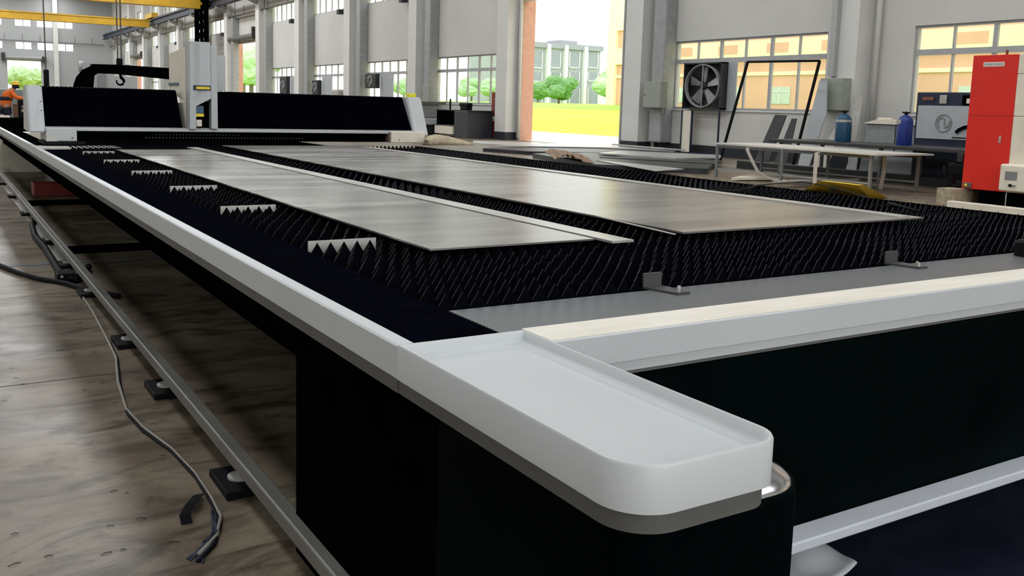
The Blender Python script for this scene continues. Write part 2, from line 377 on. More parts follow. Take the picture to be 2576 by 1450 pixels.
struct(MB().box((13.5, YE - .6, 0), (14.05, YE, ZC)), 'pillar', PILL, 'pale pillar on the end wall between the small windows', cat='pillar')

# crane runway along the right wall, corbels, cable tray
rw = thing('crane_runway', (19.6, 80, 9.05), 'dark steel crane runway beam along the right wall', 'runway')
MB().box((19.35, 2, 8.55), (19.42, YE - 1, 9.05)).box((19.2, 2, 9.0), (19.6, YE - 1, 9.1)).box((19.2, 2, 8.5), (19.6, YE - 1, 8.56)).build('girder', NAVY, rw)
MB().box((19.36, 2, 9.1), (19.43, YE - 1, 9.22)).build('rail', DARKM, rw)
for n in range(1, 16):
    y1 = n * BAY - .3
    MB().prism([(XW - .6, y1 - .75, 8.48), (19.25, y1 - .75, 8.48), (19.25, y1 - .75, 8.36), (XW - .6, y1 - .75, 8.05)], (0, .45, 0)).build('corbel', GALV, rw, 'grey corbel')
ct = thing('cable_tray', (20.2, 80, 7.7), 'thin dark cable tray and bus bar running along the right wall', 'cable tray')
MB().box((20.1, 58, 7.64), (20.3, YE - 1, 7.72)).build('tray', FRAMED, ct)
for k in range(14): MB().box((20.18, 60 + k * 5, 7.72), (20.22, 60.04 + k * 5, 8.3)).build('hanger', FRAMED, ct)
et = thing('cable_tray', (8, YE - .3, 7.8), 'thin dark pipe with short hangers along the end wall', 'cable tray')
MB().box((-8, YE - .35, 7.82), (19.5, YE - .25, 7.9)).build('tray', FRAMED, et)
for k in range(12): MB().box((-4 + k * 2, YE - .32, 7.9), (-3.95 + k * 2, YE - .28, 8.7)).build('hanger', FRAMED, et)

def crane(y, zb, h, lab, wid):
    t = thing('overhead_crane', (3, y, zb), lab, 'crane')
    MB().box((XL + 1, y, zb), (19.1, y + wid, zb + h)).build('girder', YEL, t)
    MB().box((XL + 1, y - .06, zb + h - .12), (19.3, y + wid + .06, zb + h)).build('top_flange', YEL, t)
    MB().box((XL + 1, y - .02, zb + h * .80), (19.1, y - .001, zb + h * .83)).build('seam', DARKM, t)
    MB().box((19.1, y - 1.2, 9.22), (19.7, y + 2.2, 9.7)).build('end_carriage', YEL, t)
    return t
crane(99.5, 8.31, .74, 'farther yellow overhead crane beam spanning the hall', .8)
c2 = crane(78.0, 8.55, 1.7, 'nearer yellow overhead crane beam at the top edge', .9)
tw = thing('lattice_mast', (19.0, 79, 5.2), 'dark latticed mast hanging above the white tower', 'mast')
mb = MB()
for yy in (76.2, 79.3): mb.box((18.95, yy, 5.4), (19.15, yy + .8, 9.5))
mb.build('upright', BLACK, tw)
mb = MB()
for k in range(6): mb.box((18.95, 77.001, 5.5 + k * .72), (19.15, 79.299, 5.95 + k * .72)); 
for k in range(4): mb.box((18.94, 78.05, 5.4 + k * .72), (19.16, 78.25, 6.3 + k * .72))
mb.build('brace_plate', BLACK, tw)
# hoist block + hook and pendant
hp = onY(301, 178, 24); zt = 13.6
hk = thing('crane_hook', (hp.x, 24, 0), 'black crane hook hanging on twin ropes over the black arm', 'crane hook')
MB().tube([(hp.x - .04, 24, 2.2), (hp.x - .04, 24, zt)], .018, 6).tube([(hp.x + .045, 24, 2.2), (hp.x + .045, 24, zt)], .018, 6).build('rope', FRAMED, hk)
MB().box((hp.x - .07, 23.95, 1.95), (hp.x + .07, 24.05, 2.25), .03).build('hook_block', RUBBER, hk)
cc = onY(304, 200, 24)
pts = [V(cc.x - .02, 24, 1.98)]
pts += [V(cc.x - .01, 24, 1.86), V(cc.x + .0, 24, 1.80)]
for k in range(11):
    a = math.radians(70 - k * 27); pts.append(V(cc.x - .015 + .085 * math.cos(a), 24, 1.70 + .085 * math.sin(a)))
MB().tube(pts, [.03, .03, .03] + [.036 - .0022 * k for k in range(11)], 8).build('hook', BLACK, hk, smooth=True)
pd = onY(116, 180, 30)
pt = thing('pendant_control', (pd.x, 30, 0), 'crane pendant control hanging on a long thin cable', 'pendant')
MB().tube([(pd.x, 30, 2.0), (pd.x - .03, 30, 6), (pd.x - .05, 30, zt)], .02, 6).build('cable', FRAMED, pt)
MB().box((pd.x - .07, 29.95, 1.5), (pd.x + .07, 30.05, 2.05), .02).build('handset', RUBBER, pt)

# wall lights
for n in range(3, 13):
    y = n * BAY + .9
    t = thing('wall_floodlight', (XW - .2, y, 6.4), 'small dark floodlight %s' % {3: 'above the big doorway', 4: 'above the window by the fire cabinet', 5: 'above the window with the gantry end below', 6: 'below the second high window beyond the fire cabinet', 7: 'below the high window next to the shutter doorway', 8: 'above the far shutter doorway'}.get(n, '%s beyond the far shutter doorway' % ORD[n - 9]), 'floodlight', 'floodlights under the high windows')
    MB().box((XW - .5, y - .18, 6.35), (XW - .15, y + .18, 6.62), .03).build('lamp_housing', DARKM, t)
    MB().box((XW - .15, y - .03, 6.40), (XW, y + .03, 6.72)).build('bracket', GALV, t)

# ================================================================== LASER CUTTING MACHINE
XA, XA2, XS0, XS1, XR = .745, .78, 1.02, 4.60, 4.72
ZT = .89
YEND = 20.0
mc = thing('laser_cutting_machine', (2.8, 1.0, 0), 'huge white and black laser cutting table filling the foreground', 'cutting machine')
# left side rail (white C channel), ends at the corner tray seam
sr = MB().prism([(XA, 1.575, .823), (XA, 1.575, ZT - .004), (XA + .004, 1.575, ZT), (XA2, 1.575, ZT), (XA2, 1.575, ZT - .03), (XA + .012, 1.575, ZT - .03), (XA + .012, 1.575, .823)], (0, YEND - 1.575, 0))
sr.build('side_rail', WHITE, mc, 'long white enamelled edge rail')
MB().box((XA + .014, 1.60, .785), (XA + .05, YEND, .84)).build('side_skirt', GREYSK, mc, 'grey recessed strip under the white edge rail')
# corner tray: rounded lip with recessed floor
def rounded(x0, x1, y0, y1, rL, rR, n=10):
    """outline; rounded only at the two front (y0) corners"""
    p = [V(x0, y1, 0)]
    for k in range(n + 1):
        a = math.pi + k * (math.pi / 2) / n; p.append(V(x0 + rL + rL * math.cos(a), y0 + rL + rL * math.sin(a), 0))
    for k in range(n + 1):
        a = 1.5 * math.pi + k * (math.pi / 2) / n; p.append(V(x1 - rR + rR * math.cos(a), y0 + rR + rR * math.sin(a), 0))
    p.append(V(x1, y1, 0)); return p
def ring_solid(loops):
    """loops: list of equal-length closed point lists; skins them in order and caps the last"""
    mb = MB(); L = [[mb.bm.verts.new(p) for p in l] for l in loops]; n = len(L[0])
    for a, b in zip(L[:-1], L[1:]):
        for k in range(n): mb.bm.faces.new((a[k], a[(k + 1) % n], b[(k + 1) % n], b[k]))
    mb.bm.faces.new(L[-1]); mb.bm.faces.new(list(reversed(L[0]))); return mb
tx0, tx1, ty0, ty1 = XA, 1.035, .868, 1.574
def rl(inset, z, back=None): 
    q = rounded(tx0 + inset, tx1 - inset, ty0 + inset, (ty1 - (back if back is not None else inset)), .075 - inset * .7, .055 - inset * .7)
    return [V(p.x, p.y, z) for p in q]
lp = [rl(.0, .822, 0), rl(.0, ZT - .004, 0), rl(.002, ZT, .001), rl(.006, ZT, .008), rl(.009, ZT - .004, .012), rl(.012, ZT - .014, .016), rl(.016, ZT - .021, .022), rl(.024, ZT - .025, .032), rl(.034, ZT - .026, .044)]
ring_solid(lp).build('corner_tray', WHITE, mc, 'white rounded corner tray with a shallow recess', smooth='auto')
def rl2(inset, z): 
    q = rounded(tx0 + inset, tx1 - inset * .15, ty0 + inset, ty1 + .03, .075, .050); return [V(p.x, p.y, z) for p in q]
ring_solid([rl2(.016, .785), rl2(.016, .8219)]).build('tray_skirt', GREYSK, mc, 'grey recessed band under the corner tray', smooth='auto')
# black rounded corner post beneath the tray
def post(x0, x1, y0, y1, rL, rR, z): return [V(p.x, p.y, z) for p in rounded(x0, x1, y0, y1, rL, rR, 12)]
PX = 1.192
lp = [post(.80, PX, .925, 1.50, .07, .105, 0), post(.80, PX, .925, 1.50, .07, .105, .755)]
for k in range(1, 6):
    a = k * math.pi / 10; i = .006 * (1 - math.cos(a)); lp.append(post(.80 + i, PX - i, .925 + i, 1.50 - i, .07 - i, .105 - i, .755 + .012 * math.sin(a)))
ring_solid(lp).build('corner_post', BODY, mc, 'black rounded corner post', smooth='auto')
ring_solid([post(.80 + i, PX - i, .925 + i, 1.50 - i, .07 - i * .9, .105 - i * .9, z) for i, z in ((.007, .762), (.007, .768), (.010, .772), (.018, .776), (.034, .7795), (.060, .7815))]).build('post_cap', CHROME, mc, 'shiny reflective cap', smooth=True)
MB().box((.85, .97, .05), (1.14, 2.46, .70)).build('base_cabinet', BLACK, mc)
# front beam
MB().prism([(1.036, 1.47, .826), (1.036, 1.47, ZT - .004), (1.036, 1.473, ZT - .0015), (1.036, 1.585, ZT - .0015), (1.036, 1.585, .80), (1.036, 1.482, .80), (1.036, 1.482, .826)], (XR + .53 - 1.036, 0, 0)).build('front_beam', WHITE, mc, 'long white front beam')
MB().box((1.036, 1.476, ZT - .0014), (XR + .53, 1.585, ZT)).build('beam_top', DUSTY, mc, 'dusty cream top of the front beam')
MB().box((1.05, 1.484, .792), (XR + .53, 1.52, .8255)).build('front_skirt', GREYSK, mc)
MB().box((1.036, 1.586, .80), (XR + .53, 1.905, .862)).build('front_panel', PANEL, mc, 'flat grey panel behind the white beam')
MB().box((1.15, 1.48, .285), (XR + .53, 1.60, .79)).build('front_apron', BODY, mc, 'dark vertical front apron')
MB().box((1.15, 2.75, 0), (XR + .53, 2.8, .5)).build('dark_backing', BODY, mc)  # black backing added so the gap below the apron stays dark
MB().box((1.15, 1.408, .303), (XR + .53, 1.478, .331), .004).build('kick_bar', mat('bluish_white_bar', (.52, .55, .60), .35, var=.06), mc, 'bluish white bar low on the front')
MB().box((XS1 + .03, 1.91, .60), (XR, YEND, .74)).build('right_side_rail', BLACK, mc)
MB().box((XR - .04, 1.91, 0.02), (XR, YEND, .60)).build('right_light_block', BODY, mc)  # unseen panel added to stop light coming under from the far side
# trough under the slats and frame
MB().box((1.01, 1.91, .50), (XS1 + .05, YEND - .3, .56)).build('trough', BLACK, mc)
MB().box((XA2 + .03, 1.91, .70), (1.014, YEND, .845)).build('rack_beam', BLACK, mc)
MB().box((1.6, 2.6, .25), (1.7, YEND - .5, .52)).box((4.2, 2.0, .0), (4.3, YEND - .5, .52)).build('chassis', BLACK, mc)
# accordion way cover on the left: fine transverse pleats
mb = MB(); y = 1.58; step = .0165; prev = None; k = 0
while y < 9.0:
    z = .866 + (.005 if k % 2 else 0)
    cur = [mb.bm.verts.new((XA2 + .001, y, z)), mb.bm.verts.new((XS0 - .004, y, z))]
    if prev: mb.bm.faces.new((prev[0], prev[1], cur[1], cur[0]))
    prev = cur; y += step / 2 if k % 2 else step * .5; k += 1
mb.build('way_cover', BELLOW, mc, 'black pleated way cover')
MB().box((XA2, 8.9, .872), (1.45, 9.35, .884)).build('cover_plate', mat('cover_plate_grey', (.42, .41, .38), .5), mc, 'grey cover plate near the gantry')
# slats
def slat_mesh(tip=.898):
    mb = MB(); p = .046; n = int((XS1 - XS0) / p); pts = [(XS0, 0, .72), (XS0, 0, tip - .038)]
    for i in range(n):
        pts.append((XS0 + (i + .5) * p, 0, tip)); pts.append((XS0 + (i + 1) * p, 0, tip - .038))
    pts.append((XS0 + n * p, 0, .72))
    # triangulated teeth on a rectangular body
    for yy in (0, .003):
        body = [mb.bm.verts.new((a, yy, b)) for a, b in ((XS0, .72), (XS0 + n * p, .72), (XS0 + n * p, tip - .038), (XS0, tip - .038))]
        mb.bm.faces.new(body if yy else list(reversed(body)))
        for i in range(n):
            f = [mb.bm.verts.new((XS0 + i * p, yy, tip - .038)), mb.bm.verts.new((XS0 + (i + 1) * p, yy, tip - .038)), mb.bm.verts.new((XS0 + (i + .5) * p + .001, yy, tip))]
            mb.bm.faces.new(f)
    # bevelled tooth edges (sides of the sheet)
    for i in range(n):
        for a, b in ((i * p, (i + .5) * p + .001), ((i + .5) * p + .001, (i + 1) * p)):
            za, zb = (tip - .038, tip) if abs(a - i * p) < 1e-6 else (tip, tip - .038)
            q = [mb.bm.verts.new(c) for c in ((XS0 + a, 0, za), (XS0 + b, 0, zb), (XS0 + b, .003, zb), (XS0 + a, .003, za))]
            mb.bm.faces.new(q).material_index = 1
    return mb
s0 = slat_mesh().build('slat', SLAT, mc); s0.data.materials.append(SEDGE)
base = s0.location.copy()
y = 1.935; ny = 0; s0.location = base + V(0, y, 0); y += .098
while y < 9.25:
    s = s0.copy(); COL.objects.link(s); s.location = base + V(0, y + random.uniform(-.006, .006), 0); y += .098
    s.rotation_euler = (random.uniform(-.03, .03) * 0, 0, random.uniform(-.0012, .0012)); ny += 1
# slat side combs
MB().box((XS0 - .006, 1.91, .70), (XS0 + .0, 9.3, .862)).build('slat_comb', BLACK, mc)
MB().box((XS1 + .0, 1.91, .70), (XS1 + .02, 9.3, .884)).build('slat_comb', BLACK, mc)
# lower frame rail and levelling feet on the left
MB().box((.815, 1.0, .115), (.865, YEND, .165), .006).build('lower_rail', RAILM, mc, 'thin grey lower frame rail')
for fy in (3.1, 4.3, 5.25, 6.7, 7.9, 9.25, 11.5, 13.5, 15.5):
    ft = MB().box((.795, fy - .10, 0), (.925, fy + .14, .028), .004).build('foot_plate', RUBBER, mc, 'black levelling foot plate')
    MB().lathe((.875, fy + .02, .028), [(.045, 0), (.045, .008), (.014, .016), (.012, .10)], 16).build('levelling_bolt', PALE, ft, smooth='auto')
    MB().box((.86, fy - .02, .10), (1.7, fy + .03, .16)).build('cross_member', BLACK, mc) if fy in (7.9, 11.5) else None
for fy in (4.6, 7.0, 9.6, 12.4, 15.5, 18.5):
    MB().box((1.62, fy, 0), (1.70, fy + .08, .55)).build('frame_leg', BLACK, mc)
p = onZ(60, 432, 0)
MB().box((.80, 17.9, 0.0), (1.68, 18.3, .68)).build('end_cabinet', CREAM, mc, 'cream end cabinet under the far end')
# clamps on the grey front panel
for (cx, cyx) in ((1.655, 0), (2.70, 0)):
    b_ = MB().box((cx, 1.925, .866), (cx + .065, 1.931, .905)).prism([(cx, 1.93, .862), (cx + .065, 1.93, .862), (cx + .075, 1.85, .862), (cx + .075, 1.82, .862), (cx + .03, 1.82, .862)], (0, 0, .006)).build('slat_clamp', mat('clamp_steel', (.08, .082, .08), .4, .5), mc, 'grey steel clamp bracket')
    MB().lathe((cx + .045, 1.833, .868), [(.005, 0), (.005, .012)], 10).lathe((cx + .062, 1.85, .868), [(.005, 0), (.005, .012)], 10).build('clamp_bolt', PALE, b_, 'bright bolt')
kx = onZ(2574, 640, .87)
MB().lathe((kx.x + .02, kx.y, .862), [(.04, 0), (.04, .05), (.028, .06)], 20).build('knob', RUBBER, mc, 'black round knob at the frame edge', smooth='auto')

# steel plates lying on the slats
def plate(x0, x1, y0, y1, z, th, name, m, lab, cat='steel sheet', rot=0):
    o = MB().box((x0, y0, z), (x1, y1, z + th)).build(name, m, None, lab, cat=cat); o.rotation_euler = (0, 0, rot); return o
plate(1.30, 1.935, 2.52, 8.26, .9005, .006, 'steel_plate', PLATE, 'narrow grey steel plate on the left of the slats')
plate(1.952, 2.045, 2.44, 8.6, .9005, .008, 'steel_strip', PSTRIP, 'long bright steel strip along the narrow plate')
plate(2.36, 3.80, 2.535, 8.95, .9005, .007, 'steel_plate', PLATE, 'wide grey steel plate in the middle of the slats')
plate(3.66, 3.74, 2.56, 8.6, .908, .006, 'steel_strip', PSTRIP, 'long pale steel strip lying on the right edge of the wide plate')
MB().ribbon([onZ(x, y, .905) for x, y in ((828, 411), (900, 424), (1000, 441), (1100, 461), (1250, 492), (1450, 532), (1698, 590))], (0.014, .004, 0), .003).build('edge_offcut', PALE, None, 'thin curling edge offcut along the left side of the wide plate', cat='offcut')
# pale scraps between the slats, left of the narrow plate
for k, (x, yv) in enumerate(((805, 609), (590, 523), (455, 468), (362, 431), (290, 403), (238, 381))):
    q = onZ(x, yv, .897)
    ys_ = 1.935 + .098 * round((q.y - 1.935) / .098) + .045
    MB().box((1.03, ys_, .845), (1.27 - .0 * k, ys_ + .004, .897)).build('support_strip', PALE, None, ['nearest', 'second', 'third', 'fourth', 'fifth', 'farthest'][k] + ' of the pale upright strips between slats beside the narrow plate', cat='strip', group='pale support strips between the slats')

# ================================================================== GANTRY
GY = 9.4
g = thing('gantry', (2.8, GY, .9), 'white and black moving gantry bridge across the cutting table', 'gantry')
def bellows(x0, x1, name):
    mb = MB(); n = int((x1 - x0) / .036); z0, z1, yb, yt = 1.055, 1.425, GY, GY + .26
    rows = []
    for i in range(2 * n + 1):
        x = x0 + (x1 - x0) * i / (2 * n); o = 0.0 if i % 2 else .022
        rows.append([mb.bm.verts.new(c) for c in ((x, yb + o, z0), (x, yt + o, z1 - o * .5), (x, yt + .22, z1 - o * .5), (x, yb + .5, z0))])
    for a, b in zip(rows[:-1], rows[1:]):
        for k in range(3): mb.bm.faces.new((a[k], b[k], b[k + 1], a[k + 1]))
    mb.build(name, BELLOW, g, 'black pleated bellows cover')
bellows(.86, 2.10, 'bellows'); bellows(2.42, 4.60, 'bellows')
def endcover(x0, x1, lab):
    ec = MB().prism([(x0, GY - .05, 1.0), (x0, GY + .16, 1.428), (x0, GY + .50, 1.428), (x0, GY + .60, 1.0)], (x1 - x0, 0, 0))
    bmesh.ops.bevel(ec.bm, geom=list(ec.bm.edges), offset=.012, segments=2, affect='EDGES')
    return ec.build('end_cover', WHITE, g, lab)
ec = endcover(.745, .875, 'white left end cover')
MB().lathe((.845, GY - .0, 1.28), [(.004, -.06), (.004, .05)], 8, 'y').build('screw', DARKM, ec); MB().lathe((.845, GY - .03, 1.2), [(.004, -.05), (.004, .05)], 8, 'y').build('screw', DARKM, ec)
ec = endcover(4.60, 4.78, 'white right end cover')
yb_ = onY(1032, 241, GY + .3)
MB().box((4.66, GY + .22, 1.428), (4.75, GY + .32, 1.47), .005).build('warning_beacon', mat('yellow_beacon', (.75, .68, .03), .4), ec, 'yellow beacon')
MB().box((.876, GY - .02, 1.045), (4.62, GY + .4, 1.056)).build('drip_edge', GALV, g)
MB().box((1.12, GY - .06, 1.018), (4.33, GY + .3, 1.044), .006).build('white_strip', WHITE, g, 'bright white trim strip')
MB().box((1.13, GY + .02, .925), (4.33, GY + .5, 1.016)).build('crossbeam', BLACK, g)
mb = MB()
for k in range(50): mb.box((1.75 + k * .032, GY + .014, .955), (1.756 + k * .032, GY + .019, .961)); mb.box((1.85 + k * .032, GY + .014, .985), (1.855 + k * .032, GY + .019, .990)) if k < 26 else None
mb.build('perforation_glint', PALE, g, 'row of tiny pale dots imitating highlights of perforations', kind='stuff')  # pale dots stand in for highlights on perforated metal
fb = MB().box((.875, GY - .10, .925), (1.13, GY + .45, 1.045), .006).build('foot_block', WHITE, g, 'white foot block over the left rail')
MB().prism([(.872, GY - .12, .925), (.872, GY - .12, 1.0), (.90, GY - .12, 1.0), (.965, GY - .12, .945), (.965, GY - .12, .925)], (0, .03, 0)).build('gusset', PALE, fb)
MB().lathe((1.09, GY - .10, .955), [(.006, -.004), (.006, .004)], 12, 'y').build('bolt_hole', BLACK, fb)
MB().box((.85, GY - .14, .895), (1.2, GY + .4, .922), .004).build('carriage_pad', RUBBER, g)
fb = MB().box((4.30, GY - .08, .925), (4.72, GY + .45, 1.045), .006).build('foot_block', CREAM, g, 'cream foot block over the right rail')
MB().lathe((4.40, GY - .08, .955), [(.006, -.004), (.006, .004)], 12, 'y').build('bolt_hole', BLACK, fb)
MB().box((4.28, GY - .085, .925), (4.299, GY + .4, 1.04)).build('side_plate', mat('brown_plate', (.20, .15, .13), .5), fb)
# cutting head tower
TY = 9.30
hd = MB(); prof = []
for k in range(9):
    a = math.pi + k * math.pi / 16; prof.append((2.165 + .02 * math.cos(a), TY + .02 + .02 * math.sin(a)))
for fx, fy in ((2.21, TY), (2.235, TY + .014), (2.285, TY + .014), (2.31, TY), (2.345, TY), (2.353, TY + .008)): prof.append((fx, fy))
prof += [(2.353, TY + .12), (2.145, TY + .12)]
hd.prism([(x, y, 1.346) for x, y in prof], (0, 0, .548))
hd.build('cutting_head', WHITE, g, 'white cutting head tower', smooth='auto')
lo = MB().box((2.146, TY + .002, 1.05), (2.205, TY + .12, 1.3459))
lo.prism([(2.2051, TY + .002, 1.3459), (2.2051, TY + .002, 1.272), (2.338, TY + .002, 1.342), (2.338, TY + .002, 1.3459)], (0, .118, 0))
lo.build('head_skirt', WHITE, g)
MB().box((2.206, TY + .10, 1.06), (2.352, TY + .12, 1.32)).build('head_recess', BLACK, g)
nz_ = MB().box((2.207, TY + .03, 1.205), (2.285, TY + .05, 1.275)).build('nozzle_panel', mat('steel_blue', (.02, .09, .18), .4), g, 'blue panel inside the opening')
MB().box((2.207, TY + .025, 1.17), (2.285, TY + .045, 1.20)).build('yellow_label', YELS, nz_)
MB().box((2.215, TY + .025, 1.075), (2.265, TY + .045, 1.14)).build('nozzle', CREAM, nz_)
sl = MB().box((2.18, TY - .006, 1.427), (2.348, TY + .02, 1.475), .004).build('sensor_slot', NAVY, g, 'dark slot with a yellow insert')
MB().box((2.21, TY - .010, 1.438), (2.338, TY - .0065, 1.462)).build('yellow_insert', YELS, sl)
MB().box((2.354, TY + .01, 1.05), (2.418, TY + .30, 1.865), .006).build('head_side', WHITE, g)
MB().box((2.50, TY + .62, 1.43), (2.66, TY + .95, 1.80), .004).build('rear_box', WHITE, g)
MB().box((2.146, TY + .121, 1.0), (2.352, TY + .155, 1.86)).build('side_gap', GALV, g)
MB().prism([(2.146, TY + .156, 1.30), (2.146, TY + .156, 1.845), (2.146, TY + .90, 1.80), (2.146, TY + .90, 1.42)], (.27, 0, 0)).build('side_cabinet', CREAM, g, 'beige deep side cabinet')
MB().prism([(2.146, TY + .156, 1.06), (2.146, TY + .156, 1.2999), (2.146, TY + .5, 1.2999), (2.146, TY + .5, 1.06)], (.27, 0, 0)).build('side_base', CREAM, g)
MB().box((2.138, TY + .45, 1.475), (2.1455, TY + .90, 1.50)).build('blue_latch', mat('latch_blue', (.02, .10, .16), .4), g)
# tan cloth and offcut by the right foot
cl = MB(); q = onZ(1045, 352, .90)
mb = MB(); rings = []
cl_p = [(4.62, GY - .30, .06), (4.68, GY - .26, .10), (4.80, GY - .22, .12), (4.95, GY - .22, .10), (5.1, GY - .25, .06), (5.2, GY - .28, .03)]
for i, (x, yy, hh) in enumerate(cl_p):
    mb.bm.verts.ensure_lookup_table(); rings.append([mb.bm.verts.new((x + .02 * math.sin(3 * a), yy + .10 * math.cos(a), .907 + hh * max(0, math.sin(a)))) for a in [k * math.pi / 7 for k in range(8)]])
for a, b in zip(rings[:-1], rings[1:]):
    for k in range(7): mb.bm.faces.new((a[k], a[k + 1], b[k + 1], b[k]))
    mb.bm.faces.new((a[7], a[0], b[0], b[7]))
mb.bm.faces.new(rings[0]); mb.bm.faces.new(list(reversed(rings[-1])))
mb.build('cloth_bundle', TAN, None, 'tan cloth bundle at the right foot of the gantry', smooth=True, cat='cloth')

# ================================================================== BEYOND THE MACHINE, LEFT
# worker
wx, wy = 2.28, 36.0
wk = thing('person', (wx, wy, 0), 'person in orange and navy workwear and a yellow helmet, bending forward', 'person')
def skin_obj(name, chains, m, parent, sub=2, branch=None):
    vs, es, rs = [], [], []
    for v, r in chains[0]: vs.append(V(*v) - ORIG[parent.name]); rs.append(r)
    es = list(chains[1])
    me = bpy.data.meshes.new(name); me.from_pydata(vs, es, []); me.materials.append(m)
    o = bpy.data.objects.new(name, me); COL.objects.link(o); o.parent = parent; ORIG[o.name] = ORIG[parent.name]
    sk = o.modifiers.new('skin', 'SKIN'); sk.use_smooth_shade = True
    for i, r in enumerate(rs): me.skin_vertices[0].data[i].radius = (r, r)
    me.skin_vertices[0].data[0].use_root = True
    s = o.modifiers.new('sub', 'SUBSURF'); s.levels = sub; s.render_levels = sub
    return o
# body: pelvis, spine leaning right, neck, head, arms reaching, legs
Bv = [((wx - .12, wy, .92), .15), ((wx - .10, wy, 1.10), .15), ((wx - .02, wy, 1.30), .17), ((wx + .08, wy, 1.44), .11), ((wx + .15, wy, 1.52), .06), ((wx + .20, wy, 1.60), .095), ((wx + .21, wy, 1.68), .09),
      ((wx + .05, wy - .18, 1.40), .07), ((wx + .20, wy - .26, 1.18), .055), ((wx + .42, wy - .22, 1.17), .04), ((wx + .50, wy - .20, 1.16), .035),
      ((wx + .05, wy + .18, 1.40), .07), ((wx + .22, wy + .24, 1.20), .055), ((wx + .44, wy + .18, 1.20), .04), ((wx + .52, wy + .16, 1.19), .035),
      ((wx - .12, wy - .10, .82), .10), ((wx - .04, wy - .12, .48), .07), ((wx - .12, wy - .12, .10), .045), ((wx + .04, wy - .12, .05), .045),
      ((wx - .12, wy + .10, .82), .10), ((wx - .06, wy + .12, .48), .07), ((wx - .14, wy + .12, .10), .045), ((wx + .02, wy + .12, .05), .045)]
Be = [(0, 1), (1, 2), (2, 3), (3, 4), (4, 5), (5, 6), (3, 7), (7, 8), (8, 9), (9, 10), (3, 11), (11, 12), (12, 13), (13, 14), (0, 15), (15, 16), (16, 17), (17, 18), (0, 19), (19, 20), (20, 21), (21, 22)]
skin_obj('body', (Bv, Be), SKIN, wk)
ex = 1.22
Jv = [((wx - .13, wy, .80), .185)] + [(v, r * ex) for v, r in Bv[1:4]] + [(Bv[7][0], .088), (Bv[8][0], .07), (Bv[9][0], .052), (Bv[11][0], .088), (Bv[12][0], .07), (Bv[13][0], .052)]
skin_obj('jacket', (Jv, [(0, 1), (1, 2), (2, 3), (3, 4), (4, 5), (5, 6), (3, 7), (7, 8), (8, 9)]), ORJ, wk)
skin_obj('trousers', ([((wx - .12, wy, .90), .19), ((wx - .12, wy - .10, .80), .125), ((wx - .04, wy - .12, .48), .09), ((wx - .12, wy - .12, .14), .065), ((wx - .12, wy + .10, .80), .125), ((wx - .06, wy + .12, .48), .09), ((wx - .14, wy + .12, .14), .065)], [(0, 1), (1, 2), (2, 3), (0, 4), (4, 5), (5, 6)]), NAVW, wk)
MB().lathe((wx - .09, wy, 1.10), [(.195, 0), (.20, .03), (.20, .09), (.195, .12)], 20).build('waist_band', NAVW, wk, 'navy band on the jacket', smooth=True)
MB().lathe((wx + .215, wy, 1.63), [(.155, 0), (.15, .012), (.13, .02), (.125, .06), (.10, .10), (.05, .13), (.01, .135)], 20).build('helmet', HELM, wk, 'yellow hard hat', smooth=True)
MB().lathe((wx + .205, wy, 1.50), [(.10, 0), (.115, .04), (.112, .12), (.10, .16)], 16).build('hood', NAVW, wk, 'dark hood and mask', smooth=True)
for sy in (-1, 1):   # fingers of the two hands
    for k in range(5):
        hx, hy, hz = (wx + .51, wy + (.16 if sy > 0 else -.20), 1.18 if sy > 0 else 1.15)
        if k < 4: MB().tube([(hx, hy + (k - 1.5) * .02, hz), (hx + .045, hy + (k - 1.5) * .022, hz + .004), (hx + .075 - abs(k - 1.5) * .008, hy + (k - 1.5) * .022, hz - .025)], [.010, .009, .007], 6).build('finger', SKIN, wk)
        else: MB().tube([(hx - .02, hy - sy * .03, hz), (hx + .015, hy - sy * .055, hz - .01), (hx + .035, hy - sy * .05, hz - .025)], [.012, .010, .008], 6).build('thumb', SKIN, wk)
# console the worker leans on
cs = thing('control_console', (2.6, 34, 0), 'black control console with small grey screens beside the worker', 'console')
a0 = onY(46, 250, 34); a1 = onY(66, 300, 34)
MB().box((a0.x, 34, 0), (a1.x + .12, 34.5, a0.z), .03).build('console_body', RUBBER, cs)
q0 = onY(54, 266, 33.99); q1 = onY(62, 271, 33.99); MB().box((q0.x, 33.98, q1.z), (q1.x, 33.999, q0.z)).build('screen', MGREY, cs)
q0 = onY(54, 274, 33.99); q1 = onY(62, 282, 33.99); MB().box((q0.x, 33.98, q1.z), (q1.x, 33.999, q0.z)).build('screen', TAN, cs)
MB().box((a0.x - .14, 34.05, .3), (a0.x - .01, 34.4, a0.z - .15)).build('cable_rack', mat('rust_brown', (.16, .07, .04), .6, var=.5, vscale=30), cs)
# dark workbench he stands behind
q = onY(24, 292, 32)
bt = thing('workbench', (1.2, 32, 0), 'dark workbench with a pale top in front of the worker', 'workbench')
MB().box((-.4, 32, q.z - .05), (q.x + .02, 32.6, q.z)).build('bench_top', CREAM, bt)
MB().box((-.4, 32.02, 0), (3.3, 32.58, q.z - .06)).build('bench_body', BLACK, bt)
q = onY(10, 223, 40)
MB().box((-1.5, 40, 0), (onY(66, 223, 40).x, 41, q.z), .05).build('machine_cabinet', MGREY, None, 'grey machine cabinet behind the worker', cat='cabinet')
